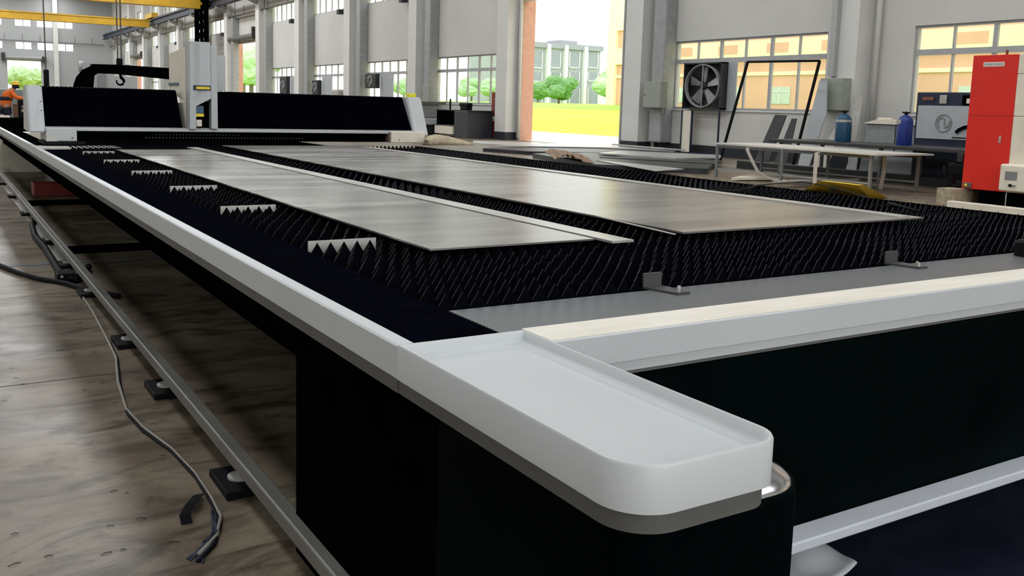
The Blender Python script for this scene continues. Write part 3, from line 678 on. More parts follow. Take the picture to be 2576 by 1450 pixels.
# black lifting arm
AY = 22.0
def A(x, y): v = onY(x, y, AY); return (v.x, AY, v.z)
ar = thing('lifting_arm', (onY(215, 220, AY).x, AY, 0), 'large black curved lifting arm behind the left bellows', 'lifting arm')
MB().prism([A(*p) for p in ((188, 225), (190, 212), (197, 193), (212, 175), (232, 166), (234, 161), (300, 163), (437, 172), (437, 200), (300, 186), (248, 184), (238, 190), (235, 225))], (0, .35, 0)).build('arm', BLACK, ar)
v0 = onY(195, 222, AY); v1 = onY(235, 222, AY)
MB().box((v0.x, AY + .01, 0), (v1.x, AY + .34, v0.z)).build('arm_post', BLACK, ar)
v0 = onY(434, 200, AY); MB().prism([A(430, 200), A(437, 200), A(436, 206), A(432, 204)], (0, .1, 0)).build('arm_tip', TEAL, ar)
# pale equipment behind the arm
EY = 34.0
def Eq(x, y): v = onY(x, y, EY); return v
eq = thing('storage_machine', (Eq(290, 220).x, EY, 0), 'pale boxy machine with a ladder panel behind the lifting arm', 'machine')
b0 = Eq(232, 190); b1 = Eq(345, 190)
MB().box((b0.x, EY, 0), (b1.x, EY + 1.5, b0.z)).build('machine_body', WHITE, eq)
b0 = Eq(245, 185); b1 = Eq(266, 185)
MB().box((b0.x, EY - .1, 0), (b1.x, EY - .01, b0.z)).build('ladder_panel', MGREY, eq)
b0 = Eq(210, 157); b1 = Eq(330, 163)
MB().box((b0.x, EY + .2, b0.z - .25), (b1.x, EY + 1.2, b0.z)).build('top_duct', GREYB, eq)
MB().tube([(b0.x - .1, EY + .5, b0.z - .12), (b0.x + .05, EY + .5, b0.z - .12)], .18, 12).build('duct_cap', WHITE, eq)
# under-machine items on the floor, left
MB().box((1.10, 13.5, 0), (2.0, 13.9, .17), .01).build('red_tool_box', DRED, None, 'dark red box on the floor under the cutting machine', cat='box')
hose = [onZ(x, y, .03) for x, y in ((92, 540), (80, 565), (88, 595), (112, 622), (132, 655), (150, 685), (165, 700), (190, 704), (208, 690), (222, 672))]
MB().tube(hose, .028, 8).build('cable_chain', RUBBER, None, 'black hose loop on the floor beside the lower rail', smooth=True, cat='hose')
hose = [onZ(x, y, .02) for x, y in ((-60, 640), (0, 668), (50, 688), (100, 702), (150, 710), (175, 716), (235, 735), (300, 745))]
MB().tube(hose, .018, 8).build('cable', RUBBER, None, 'black cable crossing the floor at the left edge', smooth=True, cat='cable')
fl = thing('floor_bracket', tuple(onZ(170, 700, 0)), 'black bolted bracket where the hoses meet beside the rail', 'bracket')
q = onZ(170, 705, 0)
MB().box((q.x - .08, q.y - .12, 0), (q.x + .04, q.y + .05, .07), .01).build('bracket_body', RUBBER, fl); MB().lathe((q.x - .05, q.y - .12, .05), [(.01, -.01), (.01, 0)], 10, 'y').build('bolt', PALE, fl)
wires = [onZ(x, y, .008) for x, y in ((200, 735), (232, 782), (268, 850), (292, 900), (297, 960), (318, 1030), (360, 1075), (430, 1128), (490, 1190), (530, 1250), (556, 1300), (545, 1350), (500, 1395))]
MB().tube(wires, .007, 6).build('wire', mat('pale_wire', (.25, .24, .20), .5), None, 'thin pale wire winding along the floor at the left', smooth=True, cat='wire')
wires = [onZ(x + 9, y + 2, .007) for x, y in ((268, 860), (286, 900), (293, 965), (312, 1040), (350, 1082), (425, 1135), (484, 1200), (522, 1262), (545, 1320), (530, 1370), (490, 1410))]
MB().tube(wires, .006, 6).build('wire', RUBBER, None, 'thin dark wire beside the pale one on the floor', smooth=True, cat='wire')
for k in range(7):
    pts = [onZ(535 + random.uniform(-8, 8), 1285 + random.uniform(-10, 10), .006), onZ(548 + random.uniform(-14, 8), 1335 + random.uniform(-8, 8), .012), onZ(520 + random.uniform(-14, 12), 1375 + random.uniform(-10, 10), .008), onZ(482 + random.uniform(-25, 30), 1412 + random.uniform(-14, 14), .004)]
    MB().tube(pts, .0035, 5).build('wire_strand', mat('blue_black_wire', (.02, .025, .05), .5), None, 'blue-black frayed strand fanning out at the near end of the floor wires', smooth=True, cat='wire', group='frayed strands of the floor wires')
# frayed plastic scrap at the wires' end
q = onZ(490, 1270, .0)
mb = MB()
mb.ribbon([onZ(x, y, z) for x, y, z in ((500, 1245, .012), (480, 1268, .03), (465, 1295, .025), (470, 1318, .006))], (.035, 0, .0), .003)
mb.build('plastic_scrap', RUBBER, None, 'black curled plastic scrap near the end of the wires', cat='scrap')
for k in range(26):
    x = random.uniform(0, 560); y = random.uniform(800, 1430)
    if x > 300 + (y - 800) * .35: x *= .5
    p = onZ(x, y, .002); a = random.uniform(-.5, .5); L = random.uniform(.006, .018)
    MB().ribbon([p - V(L * math.cos(a), L * math.sin(a), 0), p + V(0, 0, .003), p + V(L * math.cos(a), L * math.sin(a), 0)], (.0, .003, 0), .001).build('metal_shaving', RUBBER, None, 'tiny dark shaving lying on the stained floor at the left', cat='shaving', group='shavings on the floor')
# floor joint lines
struct(MB().box((XL, 4.71, .0), (1.6, 4.716, .0015)), 'trim_40', DGREY, 'thin dark joint line across the floor', cat='joint')
struct(MB().box((XL, 8.05, .0), (1.6, 8.14, .003)), 'trim_41', mat('floor_channel', (.10, .12, .13), .5), 'blue grey channel strip across the floor', cat='joint')
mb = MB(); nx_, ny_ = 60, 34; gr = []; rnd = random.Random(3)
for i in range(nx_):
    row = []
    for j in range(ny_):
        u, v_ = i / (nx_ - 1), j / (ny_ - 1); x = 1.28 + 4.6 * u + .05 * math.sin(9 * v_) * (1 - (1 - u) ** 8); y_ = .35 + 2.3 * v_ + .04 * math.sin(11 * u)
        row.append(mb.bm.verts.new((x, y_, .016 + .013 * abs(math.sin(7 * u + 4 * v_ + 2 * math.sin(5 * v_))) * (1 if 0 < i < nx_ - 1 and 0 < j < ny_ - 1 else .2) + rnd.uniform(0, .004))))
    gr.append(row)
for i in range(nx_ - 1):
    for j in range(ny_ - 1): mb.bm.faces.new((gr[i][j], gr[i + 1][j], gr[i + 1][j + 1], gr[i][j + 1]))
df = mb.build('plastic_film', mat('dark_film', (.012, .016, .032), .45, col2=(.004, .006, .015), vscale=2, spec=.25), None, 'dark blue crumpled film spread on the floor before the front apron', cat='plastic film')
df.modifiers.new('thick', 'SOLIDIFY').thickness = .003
# white plastic sheet on the floor at the bottom right
q = onZ(2030, 1420, 0)
mb = MB(); N_ = 14; grid = []
for i in range(N_):
    row = []
    for j in range(N_):
        u, v_ = i / (N_ - 1) * 2 - 1, j / (N_ - 1) * 2 - 1
        r = 1 - .12 * (u * v_) ** 2; row.append(mb.bm.verts.new((q.x + u * .13 * r - .09, q.y + v_ * .13 * r - .04, .075 + .010 * math.sin(3.1 * u + 2 * v_) + .007 * math.cos(5 * v_ - u) - .02 * (u * u + v_ * v_) / 2)))
    grid.append(row)
for i in range(N_ - 1):
    for j in range(N_ - 1): mb.bm.faces.new((grid[i][j], grid[i + 1][j], grid[i + 1][j + 1], grid[i][j + 1]))
so = mb.build('plastic_sheet', PAPER, None, 'crumpled white plastic sheet on the floor beside the black corner post', smooth=True, cat='plastic sheet')
so.modifiers.new('thick', 'SOLIDIFY').thickness = .004

# ================================================================== RIGHT SIDE OF THE HALL
# sheet stacks on the floor
def slab(pts, z, th, m, name, lab, cat='sheet metal'):
    a = [onZ(x, y, z + th) for x, y in pts]
    for p in a:
        if p.x > 19.6: p *= 19.6 / p.x
    return MB().prism([V(p.x, p.y, z) for p in a], (0, 0, th)).build(name, m, None, lab, cat=cat)
DS = mat('dark_sheet_stack', (.03, .032, .036), .45, .2, var=.5, vscale=3)
LS = mat('light_sheet_top', (.55, .54, .52), .4, .5, var=.2, vscale=2)
slab([(1215, 373), (1330, 381), (1760, 372), (1640, 360), (1450, 362)], 0, .10, DS, 'sheet_stack', 'dark low stack of sheets on the floor before the doorway')
slab([(1235, 366), (1520, 371), (1700, 362), (1440, 356)], .11, .03, LS, 'metal_sheet', 'pale sheet lying over the dark stack near the doorway')
slab([(1540, 357), (1680, 373), (1725, 372), (1640, 360)], .16, .05, LS, 'metal_sheet', 'tilted pale sheet corner right of the doorway')
slab([(1340, 386), (1500, 414), (1780, 425), (1815, 392), (1470, 384)], 0, .12, DS, 'sheet_stack', 'dark stack of sheets behind the right edge of the cutting table')
slab([(1505, 385), (1700, 398), (1812, 396), (1815, 390), (1560, 379)], .14, .04, LS, 'metal_sheet', 'pale top sheet on the stack next to the long table')
slab([(1508, 395), (1800, 412), (1816, 404), (1640, 392)], .12, .02, DGREY, 'metal_sheet', 'charcoal sheet under the pale top sheet')
slab([(1650, 430), (1500, 403), (1590, 411), (1722, 425)], .125, .014, LS, 'metal_sheet', 'narrow pale sheet poking out of the stack toward the slats')
slab([(1190, 353), (1190, 360), (1330, 368), (1440, 358), (1330, 352)], 0, .02, LS, 'metal_sheet', 'thin bright sheet flat on the floor near the red bin')
# brown paper
mb = MB(); c = onZ(1430, 398, .19); n1, n2 = 16, 6; gr = []
A0, A1, A2, A3 = onZ(1365, 385, .19), onZ(1395, 402, .19), onZ(1495, 405, .19), onZ(1460, 388, .19)
for i in range(n1):
    row = []
    for j in range(n2):
        u, v_ = i / (n1 - 1), j / (n2 - 1); p = (A0 * (1 - u) + A3 * u) * (1 - v_) + (A1 * (1 - u) + A2 * u) * v_
        row.append(mb.bm.verts.new(p + V(random.uniform(-.03, .03), random.uniform(-.03, .03), random.uniform(0, .09) + .06 * math.sin(u * 5))))
    gr.append(row)
for i in range(n1 - 1):
    for j in range(n2 - 1): mb.bm.faces.new((gr[i][j], gr[i + 1][j], gr[i + 1][j + 1], gr[i][j + 1]))
bp_ = mb.build('wrapping_paper', BROWN, None, 'crumpled brown wrapping paper on the dark sheet stacks', cat='paper'); bp_.modifiers.new('thick', 'SOLIDIFY').thickness = .02
# long light table
ZL = .71
tt = thing('long_table', (14.6, 12.3, 0), 'long pale-topped steel table in front of the windows', 'table')
P0, P1, P2, P3 = onZ(1795, 359, ZL), onZ(2185, 388, ZL), onZ(2325, 383, ZL), onZ(1950, 352, ZL)
P1 = V(P0.x - .25, P1.y, ZL); P3 = V(P0.x + 1.5, P0.y + .1, ZL); P2 = V(P1.x + 1.55, P1.y - .05, ZL)
MB().prism([V(p.x, p.y, ZL - .03) for p in (P0, P1, P2, P3)], (0, 0, .03)).build('table_top', mat('pale_table_top', (.62, .60, .55), .45, var=.12), tt)
def leg(x, y, px=None): return MB().box((x - .025, y - .025, 0), (x + .025, y + .025, ZL - .03)).build('leg', mat('table_leg_grey', (.22, .23, .23), .45, .2), tt)
fx = P0.x - .12
for yy in (P0.y - .25, (P0.y + P1.y) / 2 + .1, P1.y + .2): leg(fx + .0, yy); leg(fx + 1.35, yy)
MB().box((fx - .01, P1.y + .2, ZL - .09), (fx + .01, P0.y - .25, ZL - .031)).box((fx + 1.34, P1.y + .2, ZL - .09), (fx + 1.36, P0.y - .25, ZL - .031)).build('apron_rail', FRAMED, tt)
MB().box((fx - .015, P1.y + .23, .16), (fx + .015, P0.y - .28, .19)).box((fx + 1.335, P1.y + .23, .16), (fx + 1.365, P0.y - .28, .19)).build('stretcher', GALV, tt)
# hanging scrap strips
for k, (pts) in enumerate((((1882, 362), (1880, 378), (1892, 405), (1905, 430), (1918, 440), (1950, 443)), ((2062, 374), (2054, 385), (2052, 410), (2050, 440), (2050, 455)), ((2222, 392), (2226, 410), (2222, 440), (2216, 458)))):
    X_ = fx - .35 if k < 2 else fx + 1.0
    pp = [onX(x, y, X_) for x, y in pts]; pp[0].z = ZL - .0301
    pp[-1].z = .075 if k == 0 else .006
    MB().ribbon(pp, (.01, .09, 0), .008).build('steel_strip', mat('pale_scrap', (.60, .56, .50), .45), None, ['bent pale strip hanging off the left part of the long table', 'straight pale strip hanging from the middle of the long table', 'pale strip hanging near the right end of the long table'][k], cat='strip')
slab([(1840, 447), (1945, 447), (1990, 455), (1900, 436)], .02, .05, CREAM, 'scrap_tray', 'pale scrap pieces on the floor under the long table', 'scrap')
slab([(1940, 457), (2160, 452), (2165, 449), (1990, 452)], .1, .03, LS, 'floor_profile', 'pale steel profile lying behind the table legs', 'profile')
MB().box((17.0, 8.0, 0), (17.3, 16.5, .18)).build('dark_profile_bundle', DARKM, None, 'dark bundle of profiles along the floor behind the table', cat='profile')
# dark conveyor table behind
dk = thing('roller_table', (16.6, 11, 0), 'long dark table behind the pale one, carrying the gas cylinders', 'table')
MB().box((16.3, 6.0, .72), (17.9, 14.9, .79), .01).build('table_top', DGREY, dk)
for yy in (6.3, 9.4, 12.0, 14.6):
    for xx in (16.4, 17.8): MB().box((xx - .03, yy - .03, 0), (xx + .03, yy + .03, .72)).build('leg', FRAMED, dk)
# cylinders
def cyl(x, y, z0, r, h, m, lab, band):
    t = thing('gas_cylinder', (x, y, z0), lab, 'gas cylinder')
    MB().lathe((x, y, z0), [(r * .96, 0), (r, .02), (r, h * .72), (r * .93, h * .78), (r * .70, h * .85), (r * .36, h * .895), (r * .3, h * .91)], 24).build('tank', m, t, smooth='auto')
    MB().lathe((x, y, z0 + h * .91), [(.028, 0), (.035, .02), (.03, .06), (.012, .07)], 12).tube([(x - .05, y + .06, z0 + h * .99), (x, y, z0 + h * .96), (x + .05, y - .06, z0 + h * .985)], .016, 6).build('valve', RUBBER, t)
    if band: MB().lathe((x, y, z0 + h * .63), [(r + .003, 0), (r + .003, h * .08)], 24).build('label_band', PALE, t, 'pale paper label')
    else: MB().box((x - r - .004, y - .0, z0 + h * .64), (x - r * .6, y + r * .7, z0 + h * .76)).build('label_sticker', PALE, t, 'small pale sticker')
    return t
c1 = onX(2117, 356, 17.0); cyl(17.0, 13.42, .79, .17, .68, TEAL, 'teal gas cylinder under the right grey box', True)
cyl(17.0, 11.92, .79, .15, .68, BLUE, 'bright blue gas cylinder left of the dark machine', False)
# dark machine with round emblem
bm_ = thing('dark_cabinet_machine', (18, 11.5, 0), 'dark navy machine with a grey panel and a round emblem', 'machine')
MB().box((18.0, 10.2, 0), (18.9, 12.4, 1.90), .02).build('cabinet_body', NAVY, bm_)
fp = MB().box((17.97, 10.25, .93), (17.999, 12.33, 1.62)).build('front_panel', GREYB, bm_, 'light grey front panel')
ec_ = onX(2373, 310, 17.96)
mb = MB(); nseg = 40
for r0, r1 in ((.17, .185),):
    for k in range(nseg):
        a0, a1 = k * 2 * math.pi / nseg, (k + 1) * 2 * math.pi / nseg
        mb.prism([(17.955, ec_.y + r * math.cos(a), ec_.z + r * math.sin(a)) for r, a in ((r0, a0), (r1, a0), (r1, a1), (r0, a1))], (.014, 0, 0))
mb.ribbon([(17.962, ec_.y + a, ec_.z + b) for a, b in ((.10, -.10), (.13, 0), (.10, .09), (.03, .12), (-.03, .07), (-.02, -.02), (-.05, -.10), (-.12, -.04), (-.14, .05))], (.012, 0, 0), .03)
mb.build('emblem', mat('emblem_grey', (.27, .28, .29), .4, .3), fp, 'round grey emblem with a curl')
MB().box((17.975, 12.0, 1.73), (17.998, 12.25, 1.80)).build('display', mat('brown_display', (.25, .09, .05), .5, var=.6, vscale=20), bm_)
MB().box((17.975, 11.70, 1.66), (17.998, 11.86, 1.84), .01).build('push_button', PALE, bm_)
MB().box((17.97, 10.7, 1.64), (17.999, 11.35, 1.84)).build('recess', BLACK, bm_)
MB().box((17.95, 10.9, 1.67), (17.969, 11.25, 1.77), .008).build('glove', CREAM, bm_)
MB().ribbon([onX(x, y, 17.94) for x, y in ((2404, 334), (2412, 327), (2425, 321), (2438, 319))], (.012, 0, 0), .07).build('handle', BLACK, fp)
MB().box((17.96, 11.0, 1.0 - .04), (17.969, 11.5, .985)).build('caption_strip', DARKM, fp)
# white moulding + seats behind cylinders
gs = thing('grey_machine_hood', (18.6, 13.2, 0), 'light grey machine hood between the two gas cylinders', 'machine')
h0 = [onX(x, y, 18.3) for x, y in ((2150, 365), (2168, 305), (2212, 312), (2190, 368))]
MB().prism([V(18.3, 13.95, 0), V(18.3, 13.8, 1.22), V(18.3, 12.45, 1.18), V(18.3, 12.45, 0)], (.7, 0, 0)).build('hood_body', mat('hood_grey', (.27, .29, .29), .5), gs)
MB().box((18.29, 13.05, .5), (18.299, 13.07, 1.19)).build('seam', DARKM, gs)
MB().prism([V(18.25, 13.9, 1.20), V(18.25, 13.5, 1.30), V(18.25, 12.45, 1.27), V(18.25, 12.45, 1.19)], (.8, 0, 0)).build('hood_lid', CREAM, gs)
MB().lathe((18.5, 13.5, 1.29), [(.17, 0), (.17, .03), (.14, .05)], 18).build('cap', CREAM, gs)
# sheets leaning against the wall
def lean(pts, X, m, name, lab, tilt=.25, th=.03):
    """quad seen at pixels; the top leans toward the wall"""
    P = [onX(x, y, X) for x, y in pts]; zs = [p.z for p in P]; z0 = min(zs); zz = max(zs)
    def ext(a, b): k = a.z / (b.z - a.z); return V(a.x, a.y - (b.y - a.y) * k, 0.0)
    P[0], P[-1] = ext(P[0], P[1]), ext(P[-1], P[-2])
    P = [V(X + tilt * p.z / zz, p.y, p.z) for p in P]
    # extend down to the floor
    mb = MB().prism(P, (th, 0, 0)); return mb.build(name, m, None, lab, cat='sheet')
lean([(1912, 357), (1933, 288), (1962, 290), (1945, 357)], 19.2, DGREY, 'charcoal_board', 'wider charcoal board leaning by the wall under the window')
lean([(1960, 357), (1975, 298), (1987, 298), (1982, 357)], 19.2, DGREY, 'charcoal_board', 'narrower charcoal board leaning right of the wider one')
lean([(2017, 357), (2045, 201), (2064, 201), (2068, 285), (2050, 357)], 19.3, GREYB, 'metal_sheet', 'tall pale sheet leaning under the window beside the dark frame')
lean([(2070, 357), (2094, 304), (2108, 304), (2095, 357)], 19.2, PALE, 'white_board', 'small white board leaning left of the teal cylinder')
lean([(2131, 360), (2129, 240), (2153, 240), (2146, 362)], 19.5, PALE, 'white_board', 'tall narrow white board leaning right of the teal cylinder')
lean([(2139, 362), (2151, 297), (2152, 362)], 19.4, MGREY, 'metal_sheet', 'small pointed grey sheet beside the tall white board')
# black frame leaning before the window
fX = 18.6
fm = thing('steel_rack', (fX, 18, 0), 'tall dark tapered steel rack frame leaning before the fan window', 'rack')
def fx_(x, y, X=fX): return onX(x, y, X)
pA, pB, pC, pD = fx_(1825, 356), fx_(1881, 156), fx_(2062, 153), fx_(2010, 357)
def ext0(a, b): k = a.z / (b.z - a.z); return V(a.x, a.y - (b.y - a.y) * k, 0.0)
pA, pD = ext0(pA, pB), ext0(pD, pC)
for n_, (u, v_) in (('upright', (pA, pB)), ('top_bar', (pB, pC)), ('upright', (pC, pD))): MB().beam(u, v_, .055, .055, up=(1, 0, 0)).build(n_, RUBBER, fm)
# exhaust fan
f0, f1 = onX(1735, 160, XW - .12), onX(1824, 276, XW - .12)
fY, fZ = (f0.y + f1.y) / 2, (f0.z + f1.z) / 2; hw, hh = abs(f0.y - f1.y) / 2, abs(f0.z - f1.z) / 2
fan = thing('exhaust_fan', (XW - .1, fY, fZ - hh), 'large square exhaust fan with five blades in the window', 'fan')
R_ = hh * .93
bx = MB(); X0, X1 = XW - .35, XW - .05
bx.box((X0, fY - hw, fZ - hh), (X1, fY - hw + .04, fZ + hh)).box((X0, fY + hw - .04, fZ - hh), (X1, fY + hw, fZ + hh)).box((X0, fY - hw, fZ + hh - .04), (X1, fY + hw, fZ + hh)).box((X0, fY - hw, fZ - hh), (X1, fY + hw, fZ - hh + .04)).box((X1 - .02, fY - hw, fZ - hh), (X1, fY + hw, fZ + hh))
bx.build('housing', DARKM, fan)
mb = MB(); nseg = 48; Ry = hw * .90
for k in range(nseg):
    a0, a1 = k * 2 * math.pi / nseg, (k + 1) * 2 * math.pi / nseg
    mb.prism([(X0 - .01, fY + ry * math.cos(a), fZ + rz * math.sin(a)) for (ry, rz), a in (((Ry, R_), a0), ((Ry - .03, R_ - .03), a0), ((Ry - .03, R_ - .03), a1), ((Ry, R_), a1))], (.12, 0, 0))
mb.build('ring', GALV, fan)
for k in range(5):
    a = math.radians(20 + 72 * k); ca, sa = math.cos(a), math.sin(a); kk = Ry / R_
    def rp_(r, t, x): return V(x, fY + (r * ca - t * sa) * kk, fZ + r * sa + t * ca)
    MB().prism([rp_(.12, -.05, X0 + .14), rp_(R_ - .08, -.17, X0 + .18), rp_(R_ - .08, .13, X0 + .08), rp_(.12, .06, X0 + .10)], (.012, 0, 0)).build('blade', MGREY, fan)
MB().lathe((X0 + .02, fY, fZ), [(.10, 0), (.12, .04), (.12, .14), (.05, .16)], 18, 'x').build('motor', DARKM, fan)
MB().box((X0 + .01, fY - .015, fZ - R_), (X0 + .04, fY + .015, fZ + R_)).build('guard_bar', GALV, fan)
v0 = onX(1824, 160, XW - .05); v1 = onX(1849, 278, XW - .05)
bpn = MB().box((XW - .08, v1.y, 1.40), (XW - .04, v0.y - .02, 2.9)).build('blanking_panel', GREYB, None, 'pale blanking panel in the window right of the fan', cat='panel')
# stand under the fan
st = thing('fan_stand', (XW - .2, fY, 0), 'narrow dark framed stand under the exhaust fan', 'stand')
MB().box((XW - .36, fY + hw - .05, 0), (XW - .30, fY + hw, 1.4)).box((XW - .36, fY + hw - .48, 0), (XW - .30, fY + hw - .44, 1.4)).box((XW - .36, fY - hw, 0), (XW - .30, fY - hw + .03, 1.4)).box((XW - .36, fY - hw, 0), (XW - .30, fY + hw, .1)).build('stand_frame', NAVY, st)
MB().box((XW - .34, fY + hw - .44, .1), (XW - .32, fY + hw - .05, 1.38)).build('stand_panel', CREAM, st)
# electrical boxes
def ebox(a, b, X, dep, lab, name='electrical_box'):
    p, q = onX(*a, X), onX(*b, X); y0, y1 = sorted((p.y, q.y)); z0, z1 = sorted((p.z, q.z))
    t = thing(name, (X, (y0 + y1) / 2, z0), lab, 'electrical box')
    MB().box((X, y0, z0), (X + dep, y1, z1), .012).build('enclosure', BOXG, t)
    MB().box((X - .012, y0 + .02, z0 + .02), (X - .0005, y1 - .02, z1 - .02), .004).build('door', BOXG, t)
    MB().lathe((X - .03, y1 - .1, (z0 + z1) / 2), [(.02, 0), (.02, .02)], 10, 'x').build('lock', DARKM, t)
    return t
ebox((1619, 205), (1661, 272), 19.83, .27, 'grey-green electrical box on the pillar right of the doorway')
ebox((2064, 197), (2117, 279), 19.70, .297, 'grey-green electrical box above the teal gas cylinder')
ebox((1063, 214), (1080, 258), 19.9, .2, 'small pale electrical box on the pillar right of the gantry')
v = onX(1672, 268, 20.085)
MB().tube([v, v + V(0, -.02, 0), v + V(0, -.02, -.25), v + V(-.0, .12, -.25)], .015, 6).build('pipe_elbow', FRAMED, None, 'small dark pipe elbow under the grey-green box by the doorway', cat='pipe')
# red fire cabinet, bin, orange chair, bench
v0, v1 = onX(1237, 232, 20.3), onX(1254, 294, 20.3)
fc = thing('fire_cabinet', (20.3, (v0.y + v1.y) / 2, min(v0.z, v1.z)), 'dark red fire cabinet hanging left of the big doorway', 'fire cabinet')
MB().box((20.3, v1.y - .05, v1.z), (20.595, v0.y, v0.z), .02).build('cabinet_body', DRED, fc)
em = (v0.y + v1.y) / 2 - .1
MB().box((20.285, em - .12, 1.62), (20.299, em + .10, 1.66)).box((20.285, em - .12, 1.48), (20.299, em - .08, 1.66)).box((20.285, em - .12, 1.48), (20.299, em + .02, 1.51)).build('white_symbol', PALE, fc)
MB().box((20.285, em - .08, 1.14), (20.299, em + .02, 1.18)).box((20.285, em + .08, 1.14), (20.299, em + .11, 1.16)).build('white_symbol', PALE, fc)
v = onX(1241, 312, 20.25)
MB().prism([(20.25, v.y - .36, 0), (20.58, v.y - .36, 0), (20.58, v.y + .36, 0), (20.25, v.y + .36, 0)], (0, 0, .72)).build('waste_bin', DRED, None, 'dark red bin on the floor below the fire cabinet', cat='bin')
cy_ = onZ(1206, 344, 0)
sh = thing('stool_sign', (cy_.x, cy_.y, 0), 'orange round-topped stand near the wall by the dark bench', 'stand')
s_ = onX(1209, 300, cy_.x)
MB().lathe((cy_.x, s_.y, s_.z), [(.12, -.04), (.26, -.03), (.26, .03), (.10, .04)], 20, 'x').build('disc', mat('orange_plastic', (.85, .22, .02), .4), sh, 'orange disc', smooth='auto')
MB().lathe((cy_.x - .05, s_.y, s_.z), [(.09, -.01), (.09, .01)], 14, 'x').build('reflector', PALE, sh)
for dy in (-.14, .14): MB().tube([(cy_.x, s_.y + dy, s_.z - .15), (cy_.x, s_.y + dy * 1.3, 0)], .02, 6).build('leg', GALV, sh)
bc = onZ(1180, 346, 0); by0, by1 = onX(1187, 340, 19.2).y, onX(1111, 335, 19.2).y
be = thing('tool_cabinet', (19.3, (by0 + by1) / 2, 0), 'dark tool cabinet bench by the wall beyond the gantry', 'bench')
MB().box((19.0, by0, 0), (20.2, by0 + (by1 - by0) * .45, 1.12), .02).build('cabinet_body', mat('slate_cabinet', (.03, .034, .042), .5), be)
MB().box((19.05, by0 + (by1 - by0) * .46, .5), (20.2, by1 + .2, 1.12)).build('drawer_block', BLACK, be)
MB().box((19.0, by0 - .15, 1.121), (20.2, by1 + .2, 1.16)).build('bench_top', DARKM, be)
MB().box((18.95, by0 + (by1 - by0) * .46, .12), (20.0, by1 + .2, .45)).build('lower_bin', CREAM, be)
vz = thing('bench_vise', (19.2, by0 + .6, 1.16), 'black bench vise on the right end of the tool cabinet', 'vise')
MB().box((19.1, by0 + .35, 1.161), (19.4, by0 + .9, 1.30), .03).build('vise_base', RUBBER, vz); MB().box((19.1, by0 + .3, 1.30), (19.4, by0 + 1.0, 1.46), .05).build('vise_jaw', RUBBER, vz)
MB().tube([(19.2, (by0 + by1) / 2 + .6, 1.161), (19.2, (by0 + by1) / 2 + .6, 1.62)], .04, 8).build('upright_rod', RUBBER, None, 'short dark upright rod on the tool cabinet', cat='rod')
# pale machine between gantry and bench
pm0, pm1 = onX(1050, 290, 18.6), onX(1104, 290, 18.6); pm1.y += 1.9; pm0.y += 1.2
pm = thing('grinding_machine', (18.6, (pm0.y + pm1.y) / 2, 0), 'pale grey workshop machine just right of the gantry end cover', 'machine')
MB().box((18.7, pm1.y, .75), (19.6, pm0.y, 1.35), .05).build('machine_body', MGREY, pm)
MB().box((18.5, pm1.y - .2, .45), (19.9, pm0.y, .74), .04).build('machine_table', GREYB, pm)
MB().box((18.6, pm1.y - .1, 1.36), (19.9, pm0.y + .2, 1.48)).build('top_plate', FRAMED, pm)
MB().box((18.7, pm1.y, 0), (19.6, pm0.y, .44)).build('machine_base', DARKM, pm)
MB().box((18.3, pm1.y - 1.2, .36), (18.45, pm1.y + 1.0, .44)).build('lever_bar', RUBBER, pm)
v0, v1 = onZ(1066, 352, 0), onZ(1146, 353, 0)
MB().box((v1.x - .3, v1.y, 0), (v1.x - .1, v0.y, .07)).build('black_bar', BLACK, None, 'black bar on the floor right of the gantry', cat='bar')
# small fans in far windows
for k, ((xa, ya), (xb, yb), lab) in enumerate((((918, 186), (944, 222), 'small dark exhaust fan in the window above the gantry right end'), ((785, 202), (799, 238), 'dark box fan in the second window beyond the fire cabinet'), ((703, 193), (720, 236), 'dark exhaust fan in the window next to the shutter doorway'))):
    v0, v1 = onX(xa, ya, XW - .3), onX(xb, yb, XW - .3); t = thing('exhaust_fan', (XW - .3, (v0.y + v1.y) / 2, v1.z), lab, 'fan')
    MB().box((XW - .3, v1.y, v1.z), (XW - .02, v0.y, v0.z), .03).build('housing', DARKM, t)
    MB().lathe((XW - .34, (v0.y + v1.y) / 2, (v0.z + v1.z) / 2), [(.28, 0), (.30, .04)], 18, 'x').build('ring', GALV, t)
    for j in range(4):
        a = math.radians(45 + 90 * j); MB().beam((XW - .36, (v0.y + v1.y) / 2, (v0.z + v1.z) / 2), (XW - .36, (v0.y + v1.y) / 2 + .3 * math.cos(a), (v0.z + v1.z) / 2 + .3 * math.sin(a)), .02, .12, up=(1, 0, 0)).build('blade', MGREY, t)
    c0 = v1.y - 1.2
    MB().box((XW - .02, v1.y - 1.6, LOWZ[0] - .05), (XW + .04, v1.y - .0, 2.9)).build('blanking_panel', GREYB, t, 'pale blanking panel')
v0, v1 = onX(1068, 208, 19.95), onX(1073, 212, 19.95)
ob = thing('grey_locker', (XW - .4, onX(850, 232, XW).y, 0), 'rounded grey cover standing under the second window beyond the gantry', 'cabinet')
v0, v1 = onX(831, 225, XW - .9), onX(862, 225, XW - .9)
MB().box((XW - .9, max(v1.y, 49.95), 0), (XW - .1, v0.y, v0.z), .15, 4).build('cover', mat('warm_grey_cover', (.36, .33, .30), .7), ob, smooth='auto')

